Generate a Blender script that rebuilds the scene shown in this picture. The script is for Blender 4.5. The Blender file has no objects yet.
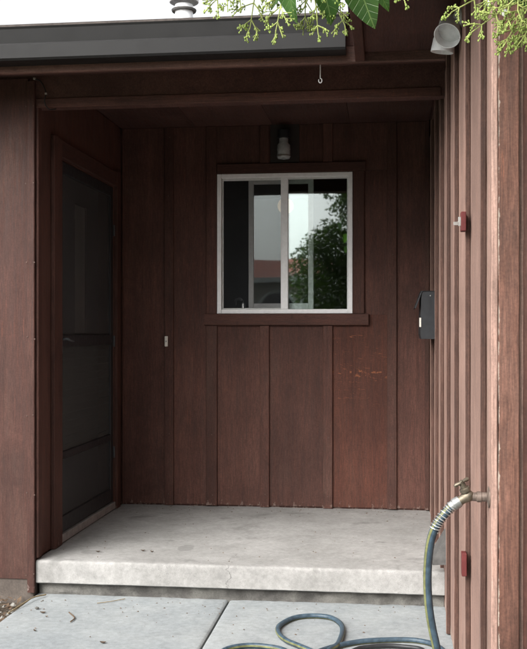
import bpy, bmesh, math, random
from mathutils import Vector, Matrix, noise as mnoise

# ------------------------------------------------------------------ camera, sky, light
sc = bpy.context.scene
COL = sc.collection
F = 1000.0                       # focal length in photograph pixels (527 px wide)
YAW = math.atan(0.122)           # the camera looks a little to the left of the wall normal
HC = 1.385                       # camera height above the walkway
V0 = 332.0                       # horizon row
cam = bpy.data.cameras.new('camera'); camo = bpy.data.objects.new('camera', cam); COL.objects.link(camo)
camo.location = (0, 0, HC); camo.rotation_euler = (math.radians(90), 0, YAW)
cam.sensor_fit = 'HORIZONTAL'; cam.sensor_width = 36.0; cam.lens = 36.0 * F / 527.0
cam.shift_y = (V0 - 324.5) / 527.0
cam.clip_start = 0.05; cam.clip_end = 2000
sc.camera = camo

SUN_EL, SUN_AZ = math.radians(39), math.radians(-34)     # azimuth from -Y (behind the camera) towards -X (left)
world = bpy.data.worlds.new('World'); sc.world = world; world.use_nodes = True
wn = world.node_tree.nodes; wl = world.node_tree.links; wn.clear()
sky = wn.new('ShaderNodeTexSky'); sky.sky_type = 'NISHITA'; sky.sun_disc = False
sky.sun_elevation = SUN_EL; sky.air_density = 1.0; sky.dust_density = 5.0; sky.ozone_density = 1.0
hs = wn.new('ShaderNodeHueSaturation'); hs.inputs['Saturation'].default_value = 0.14
bg = wn.new('ShaderNodeBackground'); bg.inputs['Strength'].default_value = 0.14
wo = wn.new('ShaderNodeOutputWorld')
wl.new(sky.outputs[0], hs.inputs['Color']); wl.new(hs.outputs[0], bg.inputs['Color']); wl.new(bg.outputs[0], wo.inputs['Surface'])
sun = bpy.data.lights.new('sun', 'SUN'); suno = bpy.data.objects.new('sun', sun); COL.objects.link(suno)
sun.energy = 1.5; sun.angle = math.radians(50); sun.color = (1.0, 0.975, 0.94)
sd = Vector((math.sin(SUN_AZ) * math.cos(SUN_EL), -math.cos(SUN_AZ) * math.cos(SUN_EL), math.sin(SUN_EL)))   # towards the sun
suno.rotation_euler = sd.to_track_quat('Z', 'Y').to_euler(); suno.location = (-6, -6, 12)
sky.sun_rotation = math.atan2(sd.x, sd.y)
sc.view_settings.view_transform = 'Standard'; sc.view_settings.look = 'None'
sc.view_settings.gamma = 1.0; sc.view_settings.use_curve_mapping = False
sc.view_settings.exposure = 1.4

# ------------------------------------------------------------------ pixel -> place helpers
SY, CY = math.sin(YAW), math.cos(YAW)
def ray(u, v):
    xc = (u - 263.5) / F; yc = -(v - V0) / F
    return Vector((-SY + xc * CY, CY + xc * SY, yc))
def at_y(u, v, Y):
    d = ray(u, v); t = Y / d.y; return Vector((d.x * t, Y, HC + d.z * t))
def at_x(u, v, X):
    d = ray(u, v); t = X / d.x; return Vector((X, d.y * t, HC + d.z * t))
def at_z(u, v, Z):
    d = ray(u, v); t = (Z - HC) / d.z; return Vector((d.x * t, d.y * t, Z))

R = random.Random(7)
def nz(x, y, z): return mnoise.noise(Vector((x, y, z)))

# ------------------------------------------------------------------ mesh helpers
class MB:
    def __init__(s): s.v = []; s.f = []
    def add(s, vs, fs):
        o = len(s.v); s.v += [tuple(p) for p in vs]; s.f += [tuple(i + o for i in f) for f in fs]; return s
    def box(s, x0, x1, y0, y1, z0, z1, b=0.002):
        lo = (min(x0, x1), min(y0, y1), min(z0, z1)); hi = (max(x0, x1), max(y0, y1), max(z0, z1))
        b = min(b, 0.45 * min(hi[i] - lo[i] for i in range(3)))
        vs = []; ix = {}
        for sx in (0, 1):
            for sy in (0, 1):
                for sz in (0, 1):
                    sg = (sx, sy, sz)
                    for a in range(3):
                        p = []
                        for k in range(3):
                            c = hi[k] if sg[k] else lo[k]
                            if k != a: c += -b if sg[k] else b
                            p.append(c)
                        ix[(sg, a)] = len(vs); vs.append(p)
        fs = []
        for a in range(3):
            o = [k for k in range(3) if k != a]
            for sa in (0, 1):
                q = []
                for (p1, p2) in ((0, 0), (1, 0), (1, 1), (0, 1)):
                    sg = [0, 0, 0]; sg[a] = sa; sg[o[0]] = p1; sg[o[1]] = p2; q.append(ix[(tuple(sg), a)])
                fs.append(q)
            for p1 in (0, 1):
                for p2 in (0, 1):
                    g0 = [0, 0, 0]; g0[o[0]] = p1; g0[o[1]] = p2; g1 = list(g0); g1[a] = 1
                    fs.append([ix[(tuple(g0), o[0])], ix[(tuple(g1), o[0])], ix[(tuple(g1), o[1])], ix[(tuple(g0), o[1])]])
        for sx in (0, 1):
            for sy in (0, 1):
                for sz in (0, 1):
                    fs.append([ix[((sx, sy, sz), a)] for a in range(3)])
        return s.add(vs, fs)
    def plank(s, x0, x1, y0, y1, z0, z1, axis=2, b=0.0025, jit=0.0012, seg=0.09):
        """sawn board: chamfered section swept along its length with slightly uneven edges"""
        lo = [min(x0, x1), min(y0, y1), min(z0, z1)]; hi = [max(x0, x1), max(y0, y1), max(z0, z1)]
        a = axis; o = [k for k in range(3) if k != a]
        L = hi[a] - lo[a]; n = max(2, min(60, int(L / seg)))
        b = min(b, 0.3 * min(hi[o[0]] - lo[o[0]], hi[o[1]] - lo[o[1]]))
        sd_ = R.random() * 50
        base = [(0, 0, 1, 0), (1, 0, -1, 0), (1, 0, 0, 1), (1, 1, 0, -1), (1, 1, -1, 0), (0, 1, 1, 0), (0, 1, 0, -1), (0, 0, 0, 1)]
        vs = []
        for i in range(n + 1):
            t = lo[a] + L * i / n
            for k, (c0, c1, d0, d1) in enumerate(base):
                p = [0, 0, 0]; p[a] = t
                j0 = nz(t * 9 + sd_, c0 * 7 + c1 * 3, 1.3) * jit; j1 = nz(t * 9 + sd_, c0 * 5 + c1 * 11, 6.1) * jit
                p[o[0]] = (hi if c0 else lo)[o[0]] + d0 * b + j0
                p[o[1]] = (hi if c1 else lo)[o[1]] + d1 * b + j1
                vs.append(p)
        fs = []
        for i in range(n):
            for k in range(8):
                k2 = (k + 1) % 8; fs.append((i * 8 + k, i * 8 + k2, i * 8 + 8 + k2, i * 8 + 8 + k))
        fs.append(tuple(range(8))); fs.append(tuple(n * 8 + k for k in range(8)))
        return s.add(vs, fs)
    def tube(s, pts, r, n=10, caps=True, a0=None, a1=None, rr=None):
        """sweep along points with a parallel-transported frame; a0..a1 gives only an arc of the section (a strip)"""
        pts = [Vector(p) for p in pts]; m = len(pts)
        T = [(pts[min(i + 1, m - 1)] - pts[max(i - 1, 0)]).normalized() for i in range(m)]
        up = Vector((0, 0, 1)) if abs(T[0].z) < 0.9 else Vector((0, 1, 0))
        N = (up - T[0] * up.dot(T[0])).normalized(); vs = []; full = a0 is None
        cnt = n if full else n + 1
        for i in range(m):
            N = (N - T[i] * N.dot(T[i])); N.normalize(); B = T[i].cross(N)
            rad = rr[i] if rr else r
            for k in range(cnt):
                ang = 2 * math.pi * k / n if full else a0 + (a1 - a0) * k / n
                vs.append(pts[i] + (N * math.cos(ang) + B * math.sin(ang)) * rad)
        fs = []
        for i in range(m - 1):
            for k in range(n if full else n):
                k2 = (k + 1) % cnt if full else k + 1
                fs.append((i * cnt + k, i * cnt + k2, (i + 1) * cnt + k2, (i + 1) * cnt + k))
        if full and caps:
            fs.append(tuple(range(cnt))); fs.append(tuple((m - 1) * cnt + k for k in range(cnt)))
        return s.add(vs, fs)
    def lathe(s, prof, origin, axis, n=20, close=True):
        """prof: (distance along axis, radius)"""
        ax = Vector(axis).normalized(); o = Vector(origin)
        e = Vector((0, 0, 1)) if abs(ax.z) < 0.9 else Vector((1, 0, 0))
        A = ax.cross(e).normalized(); B = ax.cross(A); vs = []; fs = []
        for (d, r) in prof:
            for k in range(n):
                t = 2 * math.pi * k / n; vs.append(o + ax * d + (A * math.cos(t) + B * math.sin(t)) * max(r, 1e-5))
        for i in range(len(prof) - 1):
            for k in range(n):
                k2 = (k + 1) % n; fs.append((i * n + k, i * n + k2, i * n + n + k2, i * n + n + k))
        if close:
            fs.append(tuple(range(n))); fs.append(tuple((len(prof) - 1) * n + k for k in range(n)))
        return s.add(vs, fs)
    def extrude_profile(s, prof, x0, x1):
        """closed profile of (y, z) swept along x"""
        m = len(prof); vs = [(x0, p[0], p[1]) for p in prof] + [(x1, p[0], p[1]) for p in prof]
        fs = [(k, (k + 1) % m, m + (k + 1) % m, m + k) for k in range(m)]
        fs += [tuple(range(m)), tuple(range(m, 2 * m))]
        return s.add(vs, fs)
    def build(s, name, mat, parent=None, smooth=False, recalc=True, base=None):
        v = s.v
        lo = [min(p[i] for p in v) for i in range(3)]; hi = [max(p[i] for p in v) for i in range(3)]
        org = Vector(base) if base is not None else Vector(((lo[0] + hi[0]) / 2, (lo[1] + hi[1]) / 2, lo[2]))
        me = bpy.data.meshes.new(name)
        me.from_pydata([(p[0] - org.x, p[1] - org.y, p[2] - org.z) for p in v], [], s.f)
        if recalc:
            bm = bmesh.new(); bm.from_mesh(me); bmesh.ops.recalc_face_normals(bm, faces=bm.faces); bm.to_mesh(me); bm.free()
        if smooth:
            me.polygons.foreach_set('use_smooth', [True] * len(me.polygons)); me.set_sharp_from_angle(angle=math.radians(42))
        me.materials.append(mat)
        o = bpy.data.objects.new(name, me); COL.objects.link(o)
        put(o, org, parent); return o

WP = {}
def put(o, org, parent):
    WP[o.name] = Vector(org)
    if parent is not None:
        o.parent = parent; o.location = Vector(org) - WP[parent.name]
    else: o.location = org
def thing(name, loc, label=None, cat=None, group=None, kind=None, parent=None):
    o = bpy.data.objects.new(name, None); COL.objects.link(o); o.empty_display_size = 0.1
    put(o, loc, parent); tag(o, label, cat, group, kind); return o
def tag(o, label=None, cat=None, group=None, kind=None):
    if label: o['label'] = label
    if cat: o['category'] = cat
    if group: o['group'] = group
    if kind: o['kind'] = kind
    return o
def spline(pts, n=12):
    """Catmull-Rom through points"""
    P = [Vector(p) for p in pts]; P = [P[0] * 2 - P[1]] + P + [P[-1] * 2 - P[-2]]; out = []
    for i in range(1, len(P) - 2):
        for k in range(n):
            t = k / n; a, b, c, d = P[i - 1], P[i], P[i + 1], P[i + 2]
            out.append(0.5 * ((2 * b) + (c - a) * t + (2 * a - 5 * b + 4 * c - d) * t * t + (3 * b - a - 3 * c + d) * t ** 3))
    out.append(P[-2]); return out

# ------------------------------------------------------------------ materials
class NT:
    def __init__(s, name):
        s.m = bpy.data.materials.new(name); s.m.use_nodes = True; s.t = s.m.node_tree; s.n = s.t.nodes; s.l = s.t.links; s.n.clear()
        s.out = s.n.new('ShaderNodeOutputMaterial'); s.b = s.n.new('ShaderNodeBsdfPrincipled'); s.l.new(s.b.outputs[0], s.out.inputs['Surface'])
        s.pos = s.n.new('ShaderNodeNewGeometry').outputs['Position']
    def inp(s, sock, val):
        if hasattr(val, 'default_value') or hasattr(val, 'is_output'): s.l.new(val, sock)
        else: sock.default_value = val
    def map(s, scale, loc=(0, 0, 0), vec=None):
        n = s.n.new('ShaderNodeMapping'); s.l.new(vec or s.pos, n.inputs['Vector']); n.inputs['Scale'].default_value = scale; n.inputs['Location'].default_value = loc
        return n.outputs[0]
    def noise(s, vec, scale, detail=4, rough=0.55, dist=0.0):
        n = s.n.new('ShaderNodeTexNoise'); s.l.new(vec, n.inputs['Vector']); n.inputs['Scale'].default_value = scale
        n.inputs['Detail'].default_value = detail; n.inputs['Roughness'].default_value = rough; n.inputs['Distortion'].default_value = dist
        return n.outputs['Fac']
    def vor(s, vec, scale):
        n = s.n.new('ShaderNodeTexVoronoi'); s.l.new(vec, n.inputs['Vector']); n.inputs['Scale'].default_value = scale; return n.outputs['Distance']
    def ramp(s, fac, a, b, c0=0.0, c1=1.0):
        n = s.n.new('ShaderNodeMapRange'); n.interpolation_type = 'SMOOTHSTEP'; s.l.new(fac, n.inputs['Value'])
        n.inputs['From Min'].default_value = a; n.inputs['From Max'].default_value = b; n.inputs['To Min'].default_value = c0; n.inputs['To Max'].default_value = c1
        return n.outputs['Result']
    def math(s, op, a, b=None):
        n = s.n.new('ShaderNodeMath'); n.operation = op; s.inp(n.inputs[0], a)
        if b is not None: s.inp(n.inputs[1], b)
        return n.outputs[0]
    def mix(s, fac, a, b, mode='MIX'):
        n = s.n.new('ShaderNodeMix'); n.data_type = 'RGBA'; n.blend_type = mode
        s.inp(n.inputs[0], fac)
        for sock, val in ((n.inputs[6], a), (n.inputs[7], b)):
            if isinstance(val, (tuple, list)): sock.default_value = (*val[:3], 1)
            else: s.l.new(val, sock)
        return n.outputs[2]
    def grey(s, v):
        n = s.n.new('ShaderNodeCombineColor'); [s.l.new(v, n.inputs[i]) for i in range(3)]; return n.outputs[0]
    def sep(s):
        n = s.n.new('ShaderNodeSeparateXYZ'); s.l.new(s.pos, n.inputs[0]); return n.outputs
    def rand(s): return s.n.new('ShaderNodeObjectInfo').outputs['Random']
    def bump(s, h, strength, dist=0.002):
        n = s.n.new('ShaderNodeBump'); n.inputs['Strength'].default_value = strength; n.inputs['Distance'].default_value = dist
        s.l.new(h, n.inputs['Height']); s.l.new(n.outputs[0], s.b.inputs['Normal'])
    def done(s, col, rough=0.7, spec=0.3, metal=0.0):
        if isinstance(col, (tuple, list)): s.b.inputs['Base Color'].default_value = (*col[:3], 1)
        else: s.l.new(col, s.b.inputs['Base Color'])
        s.inp(s.b.inputs['Roughness'], rough); s.b.inputs['Specular IOR Level'].default_value = spec; s.b.inputs['Metallic'].default_value = metal
        return s.m

def wood(name, colA, colB, axis=2, wear=0.3, wearcol=(0.30, 0.25, 0.22), scratch=False, foot=None, edge=None, rough=0.72, grainamt=0.24):
    t = NT(name); rnd = t.rand()
    sc_ = [85, 85, 85]; sc_[axis] = 4.0
    off = t.n.new('ShaderNodeVectorMath'); off.operation = 'ADD'; t.l.new(t.pos, off.inputs[0])
    cx = t.n.new('ShaderNodeCombineXYZ'); m3 = t.math('MULTIPLY', rnd, 13.0); [t.l.new(m3, cx.inputs[i]) for i in range(3)]; t.l.new(cx.outputs[0], off.inputs[1])
    gv = t.map(sc_, vec=off.outputs[0]); grain = t.noise(gv, 1.0, 6, 0.6, 0.6)
    sc2 = [240, 240, 240]; sc2[axis] = 22
    fine = t.noise(t.map(sc2, vec=off.outputs[0]), 1.0, 3, 0.6)
    sc3 = [9, 9, 9]; sc3[axis] = 1.2
    fade = t.noise(t.map(sc3, vec=off.outputs[0]), 1.0, 4, 0.6)
    blotch = t.noise(off.outputs[0], 2.3, 3, 0.5)
    col = t.mix(t.ramp(fade, 0.3, 0.72), colA, colB)
    g = t.ramp(grain, 0.25, 0.75, 1 - grainamt, 1 + grainamt * 0.6)
    col = t.mix(1.0, col, t.grey(g), 'MULTIPLY')
    bb = t.math('MULTIPLY', t.ramp(blotch, 0.25, 0.75, 0.82, 1.14), t.ramp(rnd, 0, 1, 0.84, 1.16))
    col = t.mix(1.0, col, t.grey(bb), 'MULTIPLY')
    dust = t.noise(t.map((3.2, 3.2, 1.1) if axis == 2 else (1.6, 1.6, 1.6), vec=off.outputs[0]), 1.0, 6, 0.7, 0.5)
    g_ = sum(colB) / 3; col = t.mix(t.ramp(dust, 0.50, 0.72, 0.0, 0.45), col, (g_ * 1.75, g_ * 0.98, g_ * 0.74))
    drip = t.noise(t.map((55, 55, 0.8) if axis == 2 else (20, 20, 20), vec=off.outputs[0]), 1.0, 3, 0.5)
    col = t.mix(t.ramp(drip, 0.62, 0.75, 0.0, 0.4), col, tuple(x * 0.45 for x in colA))
    rub = t.noise(t.map((60, 60, 3.2) if axis == 2 else (30, 30, 30), (5, 2, 7), vec=off.outputs[0]), 1.0, 5, 0.7)
    rz_ = t.noise(off.outputs[0], 1.7, 3, 0.5)
    col = t.mix(t.math('MULTIPLY', t.ramp(rub, 0.60, 0.70), t.ramp(rz_, 0.50, 0.66, 0.0, 0.6)), col, (colB[0] * 1.75, colB[1] * 1.35, colB[2] * 1.05))
    soot = t.noise(t.map((2.2, 2.2, 1.5), (1, 6, 3), vec=off.outputs[0]), 1.0, 6, 0.72, 0.8)
    col = t.mix(t.ramp(soot, 0.52, 0.66, 0.0, 0.42), col, tuple(x * 0.55 for x in colA))
    micro = t.noise(off.outputs[0], 130, 4, 0.75)
    col = t.mix(1.0, col, t.grey(t.math('MULTIPLY', t.ramp(fine, 0.25, 0.75, 0.78, 1.2), t.ramp(micro, 0.25, 0.75, 0.80, 1.18))), 'MULTIPLY')
    # worn spots where the paint has gone, drawn along the grain
    sw = [34, 34, 34]; sw[axis] = 7
    w = t.noise(t.map(sw, vec=off.outputs[0]), 1.0, 5, 0.65)
    th = 0.80 - 0.16 * wear
    wm = t.ramp(w, th, th + 0.05)
    if foot is not None:      # splash-worn paint along the foot of the boards
        z = t.sep()[2]; near = t.ramp(z, foot, foot + 0.16, 1.0, 0.0)
        wf = t.noise(t.map((30, 30, 14)), 1.0, 5, 0.7)
        wm = t.math('MAXIMUM', wm, t.math('MULTIPLY', t.ramp(t.math('ADD', wf, t.math('MULTIPLY', near, 0.28)), 0.78, 0.84), near))
    if edge is not None:      # ragged line of bare wood down the exposed arris
        ex = t.math('ABSOLUTE', t.math('SUBTRACT', t.sep()[0], edge)); en_ = t.noise(t.map((30, 30, 26)), 1.0, 5, 0.7)
        wm = t.math('MAXIMUM', wm, t.ramp(t.math('SUBTRACT', t.math('MULTIPLY', en_, 0.022), ex), 0.0085, 0.0115))
    col = t.mix(t.math('MULTIPLY', wm, 0.75), col, wearcol)
    if scratch:               # orange scuffs: bare wood where something rubbed the panel
        p = t.sep()
        zone = t.math('MULTIPLY', t.ramp(p[2], 0.82, 1.04), t.ramp(p[2], 1.36, 1.40, 1.0, 0.0))
        s1 = t.noise(t.map((8, 8, 38), (3, 0, 2)), 1.0, 4, 0.6, 2.6)
        s2 = t.noise(t.map((26, 26, 40), (1, 0, 9)), 1.0, 4, 0.6)
        m1 = t.math('MULTIPLY', t.ramp(s1, 0.60, 0.68), t.ramp(s2, 0.40, 0.56))
        z2 = t.math('MULTIPLY', t.ramp(p[2], 1.06, 1.09), t.ramp(p[2], 1.12, 1.15, 1.0, 0.0))
        m2 = t.math('MULTIPLY', t.ramp(s2, 0.56, 0.62), z2)
        col = t.mix(t.math('MULTIPLY', t.math('MAXIMUM', m1, m2), t.math('MULTIPLY', zone, 0.8)), col, (0.23, 0.082, 0.036))
    h = t.math('ADD', t.math('MULTIPLY', grain, 0.7), t.math('MULTIPLY', fine, 0.5))
    t.bump(h, 0.55, 0.0022)
    return t.done(col, t.ramp(grain, 0.2, 0.8, rough - 0.1, rough + 0.12), 0.3)

BR_A, BR_B = (0.064, 0.0277, 0.0206), (0.087, 0.0385, 0.0285)
M = {}
M['porch_z'] = wood('porch_paint', BR_A, BR_B, 2, 0.25, (0.19, 0.14, 0.12), foot=0.17)
M['porch_scr'] = wood('porch_paint_scuffed', (0.076, 0.027, 0.0175), (0.102, 0.038, 0.0245), 2, 0.3, (0.19, 0.14, 0.12), scratch=True, foot=0.17)
M['trim_x'] = wood('trim_paint_lengthwise', BR_A, BR_B, 0, 0.2, (0.2, 0.15, 0.13))
M['trim_y'] = wood('trim_paint_depth', BR_A, BR_B, 1, 0.2, (0.2, 0.15, 0.13))
M['front_z'] = wood('front_paint', (0.059, 0.0252, 0.0188), (0.081, 0.0358, 0.027), 2, 0.25, (0.24, 0.19, 0.17), foot=0.02)
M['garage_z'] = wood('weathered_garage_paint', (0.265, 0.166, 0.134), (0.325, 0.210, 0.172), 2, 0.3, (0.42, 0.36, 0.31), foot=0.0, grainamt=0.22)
M['garage_edge_shade'] = wood('batten_edge_shade', (0.062, 0.032, 0.024), (0.085, 0.045, 0.034), 2, 0.2, (0.3, 0.24, 0.2))  # shade of the camera-facing batten edges, put into the colour
M['corner_z'] = wood('rough_sawn_corner_paint', (0.082, 0.037, 0.025), (0.13, 0.063, 0.045), 2, 0.5, (0.36, 0.31, 0.26), edge=0.295, grainamt=0.45)
M['fascia_x'] = wood('fascia_paint', (0.13, 0.070, 0.056), (0.17, 0.094, 0.077), 0, 0.3, (0.3, 0.24, 0.22))
M['soffit'] = wood('soffit_paint', (0.070, 0.032, 0.026), (0.092, 0.043, 0.034), 1, 0.1, (0.2, 0.15, 0.13))
M['plinth'] = None

def concrete(name, col, dark, scale=1.0, bump=0.4, stain=0.5, crack=None, spots=()):
    t = NT(name)
    a = t.noise(t.pos, 3.1 * scale, 6, 0.62); b = t.noise(t.pos, 46 * scale, 5, 0.6); c = t.noise(t.pos, 190, 3, 0.6)
    v = t.vor(t.pos, 130)
    cc = t.mix(t.ramp(a, 0.32, 0.70), dark, col)
    cc = t.mix(1.0, cc, t.grey(t.ramp(b, 0.2, 0.8, 0.84, 1.12)), 'MULTIPLY')
    cc = t.mix(t.math('MULTIPLY', t.ramp(c, 0.62, 0.72), 0.35), cc, (0.16, 0.15, 0.14))
    grit = t.noise(t.pos, 420, 2, 0.7); cc = t.mix(1.0, cc, t.grey(t.ramp(grit, 0.25, 0.75, 0.82, 1.14)), 'MULTIPLY')
    mid = t.noise(t.pos, 11 * scale, 6, 0.7, 0.3); cc = t.mix(1.0, cc, t.grey(t.ramp(mid, 0.28, 0.72, 0.92, 1.05)), 'MULTIPLY')
    pit = t.math('MULTIPLY', t.ramp(t.vor(t.pos, 75), 0.10, 0.2, 1.0, 0.0), t.ramp(t.noise(t.pos, 9, 3, 0.6), 0.45, 0.6)); cc = t.mix(t.math('MULTIPLY', pit, 0.45), cc, tuple(x * 0.4 for x in dark))
    if stain:
        s = t.noise(t.map((1.5, 1.5, 1.5), (4.3, 1.1, 0)), 2.7, 5, 0.6, 0.4)
        cc = t.mix(t.math('MULTIPLY', t.ramp(s, 0.56, 0.74), stain), cc, tuple(x * 0.55 for x in dark))
        s2 = t.noise(t.map((1, 1, 1), (8, 3, 0)), 9.0, 4, 0.7, 0.3)
        cc = t.mix(t.math('MULTIPLY', t.ramp(s2, 0.66, 0.72), stain * 0.5), cc, tuple(x * 0.6 for x in dark))
    for (sx, sy, rx, ry, am) in spots:      # old spill marks
        p = t.sep(); dx = t.math('DIVIDE', t.math('SUBTRACT', p[0], sx), rx); dy = t.math('DIVIDE', t.math('SUBTRACT', p[1], sy), ry)
        dd = t.math('ADD', t.math('ADD', t.math('MULTIPLY', dx, dx), t.math('MULTIPLY', dy, dy)), t.math('MULTIPLY', t.noise(t.pos, 16, 4, 0.6), 1.3))
        cc = t.mix(t.ramp(dd, 1.2, 1.6, am, 0.0), cc, tuple(x * 0.6 for x in dark))
    h = t.math('ADD', t.math('MULTIPLY', b, 0.6), t.math('MULTIPLY', c, 0.5))
    if crack is not None:
        p = t.sep(); wob = t.noise(t.map((0, 1, 1)), 14, 4, 0.7)
        d = t.math('ABSOLUTE', t.math('SUBTRACT', p[0], t.math('ADD', t.math('MULTIPLY', wob, 0.16), crack - 0.08)))
        lim = t.math('MULTIPLY', t.ramp(p[1], 5.32, 5.42, 1.0, 0.0), t.ramp(d, 0.0008, 0.0022, 1.0, 0.0))
        cc = t.mix(t.math('MULTIPLY', lim, 0.7), cc, (0.08, 0.075, 0.07)); h = t.math('SUBTRACT', h, lim)
    t.bump(h, bump, 0.003)
    return t.done(cc, 0.85, 0.25)

def plain(name, col, rough=0.5, spec=0.4, metal=0.0, var=0.15, sc_=40, bump=0.0):
    t = NT(name); a = t.noise(t.pos, sc_, 4, 0.6)
    cc = t.mix(1.0, col, t.grey(t.ramp(a, 0.2, 0.8, 1 - var, 1 + var)), 'MULTIPLY')
    if bump: t.bump(a, bump, 0.002)
    return t.done(cc, t.ramp(a, 0.2, 0.8, max(0.05, rough - 0.08), rough + 0.08), spec, metal)

M['slab'] = concrete('porch_concrete', (0.315, 0.310, 0.298), (0.245, 0.241, 0.230), 1.0, 0.45, 0.62, crack=-0.80, spots=[(*at_z(186, 548, 0.185)[:2], 0.05, 0.10, 0.55), (*at_z(92, 552, 0.185)[:2], 0.07, 0.06, 0.4), (*at_z(130, 540, 0.185)[:2], 0.12, 0.10, 0.22)])
M['walk'] = concrete('walk_concrete', (0.285, 0.302, 0.302), (0.225, 0.245, 0.252), 0.7, 0.35, 0.45)
M['footing'] = concrete('footing_mortar', (0.17, 0.165, 0.15), (0.07, 0.067, 0.062), 3.0, 1.0, 0.5)
M['plinth'] = concrete('plinth_board', (0.12, 0.10, 0.085), (0.07, 0.058, 0.05), 2.0, 0.5, 0.3)
M['white'] = plain('white_vinyl', (0.88, 0.89, 0.895), 0.45, 0.4, 0, 0.06)
M['sashwhite'] = plain('sash_vinyl', (0.6, 0.61, 0.6), 0.45, 0.4, 0, 0.08)
M['gutter'] = plain('gutter_paint', (0.0095, 0.0092, 0.0092), 0.55, 0.3, 0, 0.15, 9)
M['black'] = plain('black_metal', (0.018, 0.019, 0.021), 0.5, 0.4, 0, 0.2)
M['lantern_plate'] = plain('lantern_plate', (0.028, 0.021, 0.019), 0.6, 0.3, 0, 0.2)
M['mailbox'] = plain('mailbox_paint', (0.020, 0.022, 0.025), 0.5, 0.4, 0, 0.3, 20)
M['doorframe'] = plain('screen_door_frame', (0.022, 0.022, 0.024), 0.5, 0.4, 0, 0.2)
M['alu'] = plain('aluminium', (0.30, 0.29, 0.28), 0.55, 0.5, 0.3, 0.25, 25)
M['steel'] = plain('steel', (0.62, 0.62, 0.60), 0.3, 0.5, 0.9, 0.15)
M['tapsteel'] = plain('dull_steel', (0.34, 0.34, 0.33), 0.4, 0.5, 0.7, 0.3, 60)
M['handle'] = plain('handle_grey', (0.06, 0.065, 0.07), 0.5, 0.4, 0.2, 0.2)
M['frost'] = plain('frosted_jar', (0.36, 0.37, 0.37), 0.25, 0.5, 0, 0.1)
M['brass'] = plain('weathered_brass', (0.16, 0.135, 0.10), 0.5, 0.5, 0.75, 0.35, 60, 0.1)
M['copper'] = plain('weathered_pipe', (0.15, 0.115, 0.095), 0.6, 0.4, 0.4, 0.4, 70, 0.2)
M['floodwhite'] = plain('flood_white', (0.80, 0.81, 0.82), 0.4, 0.4, 0, 0.08)
M['flood_in'] = plain('flood_lens', (0.62, 0.63, 0.63), 0.3, 0.5, 0, 0.1)
M['red'] = plain('red_plastic', (0.10, 0.021, 0.020), 0.6, 0.3, 0, 0.2, 60)
M['hose'] = plain('hose_blue', (0.038, 0.062, 0.083), 0.48, 0.4, 0, 0.4, 45)
M['hose_stripe'] = plain('hose_yellow', (0.125, 0.13, 0.055), 0.5, 0.4, 0, 0.45, 45)
M['ventgrey'] = plain('vent_grey', (0.095, 0.092, 0.088), 0.65, 0.3, 0.1, 0.3, 25)
M['ivory'] = plain('ivory_plastic', (0.70, 0.67, 0.60), 0.4, 0.4, 0, 0.05)
M['leafdry'] = plain('dry_leaf', (0.11, 0.075, 0.05), 0.8, 0.2, 0, 0.4, 50)
M['straw'] = plain('straw', (0.22, 0.17, 0.10), 0.8, 0.2, 0, 0.3, 50)
M['stone'] = plain('pebble', (0.22, 0.21, 0.19), 0.85, 0.2, 0, 0.3, 50, 0.3)
M['room'] = plain('room_paint', (0.16, 0.14, 0.12), 0.8, 0.2, 0, 0.1, 5)
M['interior_door'] = plain('inner_door', (0.03, 0.028, 0.028), 0.5, 0.3, 0, 0.2, 8)
M['lite'] = plain('door_lite', (0.5, 0.49, 0.42), 0.4, 0.4, 0, 0.15, 8)
M['roof'] = plain('asphalt_shingle', (0.07, 0.06, 0.055), 0.9, 0.2, 0, 0.4, 25, 0.4)
M['redroof'] = plain('red_tile', (0.30, 0.075, 0.045), 0.8, 0.2, 0, 0.3, 3)
M['cream'] = plain('cream_stucco', (0.50, 0.47, 0.40), 0.85, 0.2, 0, 0.1, 3)
M['bark'] = plain('bark', (0.10, 0.08, 0.06), 0.9, 0.2, 0, 0.4, 22, 0.8)
M['stem'] = plain('green_stem', (0.28, 0.32, 0.10), 0.6, 0.3, 0, 0.45, 25)
M['bud'] = plain('flower_bud', (0.22, 0.29, 0.07), 0.6, 0.3, 0, 0.5, 28)
M['petal'] = plain('petal', (0.75, 0.75, 0.68), 0.6, 0.3, 0, 0.05, 60)

def leafmat(name, a, b, rough=0.4, veins=False):
    t = NT(name); n = t.noise(t.pos, 30, 3, 0.5); rnd = t.rand()
    c = t.mix(t.ramp(n, 0.25, 0.75), a, b); c = t.mix(1.0, c, t.grey(t.ramp(rnd, 0, 1, 0.8, 1.2)), 'MULTIPLY')
    if veins:
        ob = t.n.new('ShaderNodeTexCoord').outputs['Object']; sp = t.n.new('ShaderNodeSeparateXYZ'); t.l.new(ob, sp.inputs[0])
        ax_ = t.math('ABSOLUTE', sp.outputs[0]); q = t.math('FRACT', t.math('MULTIPLY', t.math('SUBTRACT', sp.outputs[2], t.math('MULTIPLY', ax_, 0.8)), 8.0))
        vn = t.math('MAXIMUM', t.ramp(ax_, 0.006, 0.016, 1.0, 0.0), t.math('MULTIPLY', t.ramp(t.math('ABSOLUTE', t.math('SUBTRACT', q, 0.5)), 0.03, 0.10, 1.0, 0.0), 0.6))
        c = t.mix(t.math('MULTIPLY', vn, 0.6), c, (0.17, 0.25, 0.09)); t.bump(t.math('MULTIPLY', vn, -1.0), 0.5, 0.003)
    t.done(c, rough, 0.4)
    tr = t.n.new('ShaderNodeBsdfTranslucent'); t.l.new(t.mix(1.0, c, (1.6, 1.9, 0.7), 'MULTIPLY'), tr.inputs['Color'])
    mx = t.n.new('ShaderNodeMixShader'); mx.inputs[0].default_value = 0.35
    t.l.new(t.b.outputs[0], mx.inputs[1]); t.l.new(tr.outputs[0], mx.inputs[2]); t.l.new(mx.outputs[0], t.out.inputs['Surface']); return t.m
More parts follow.
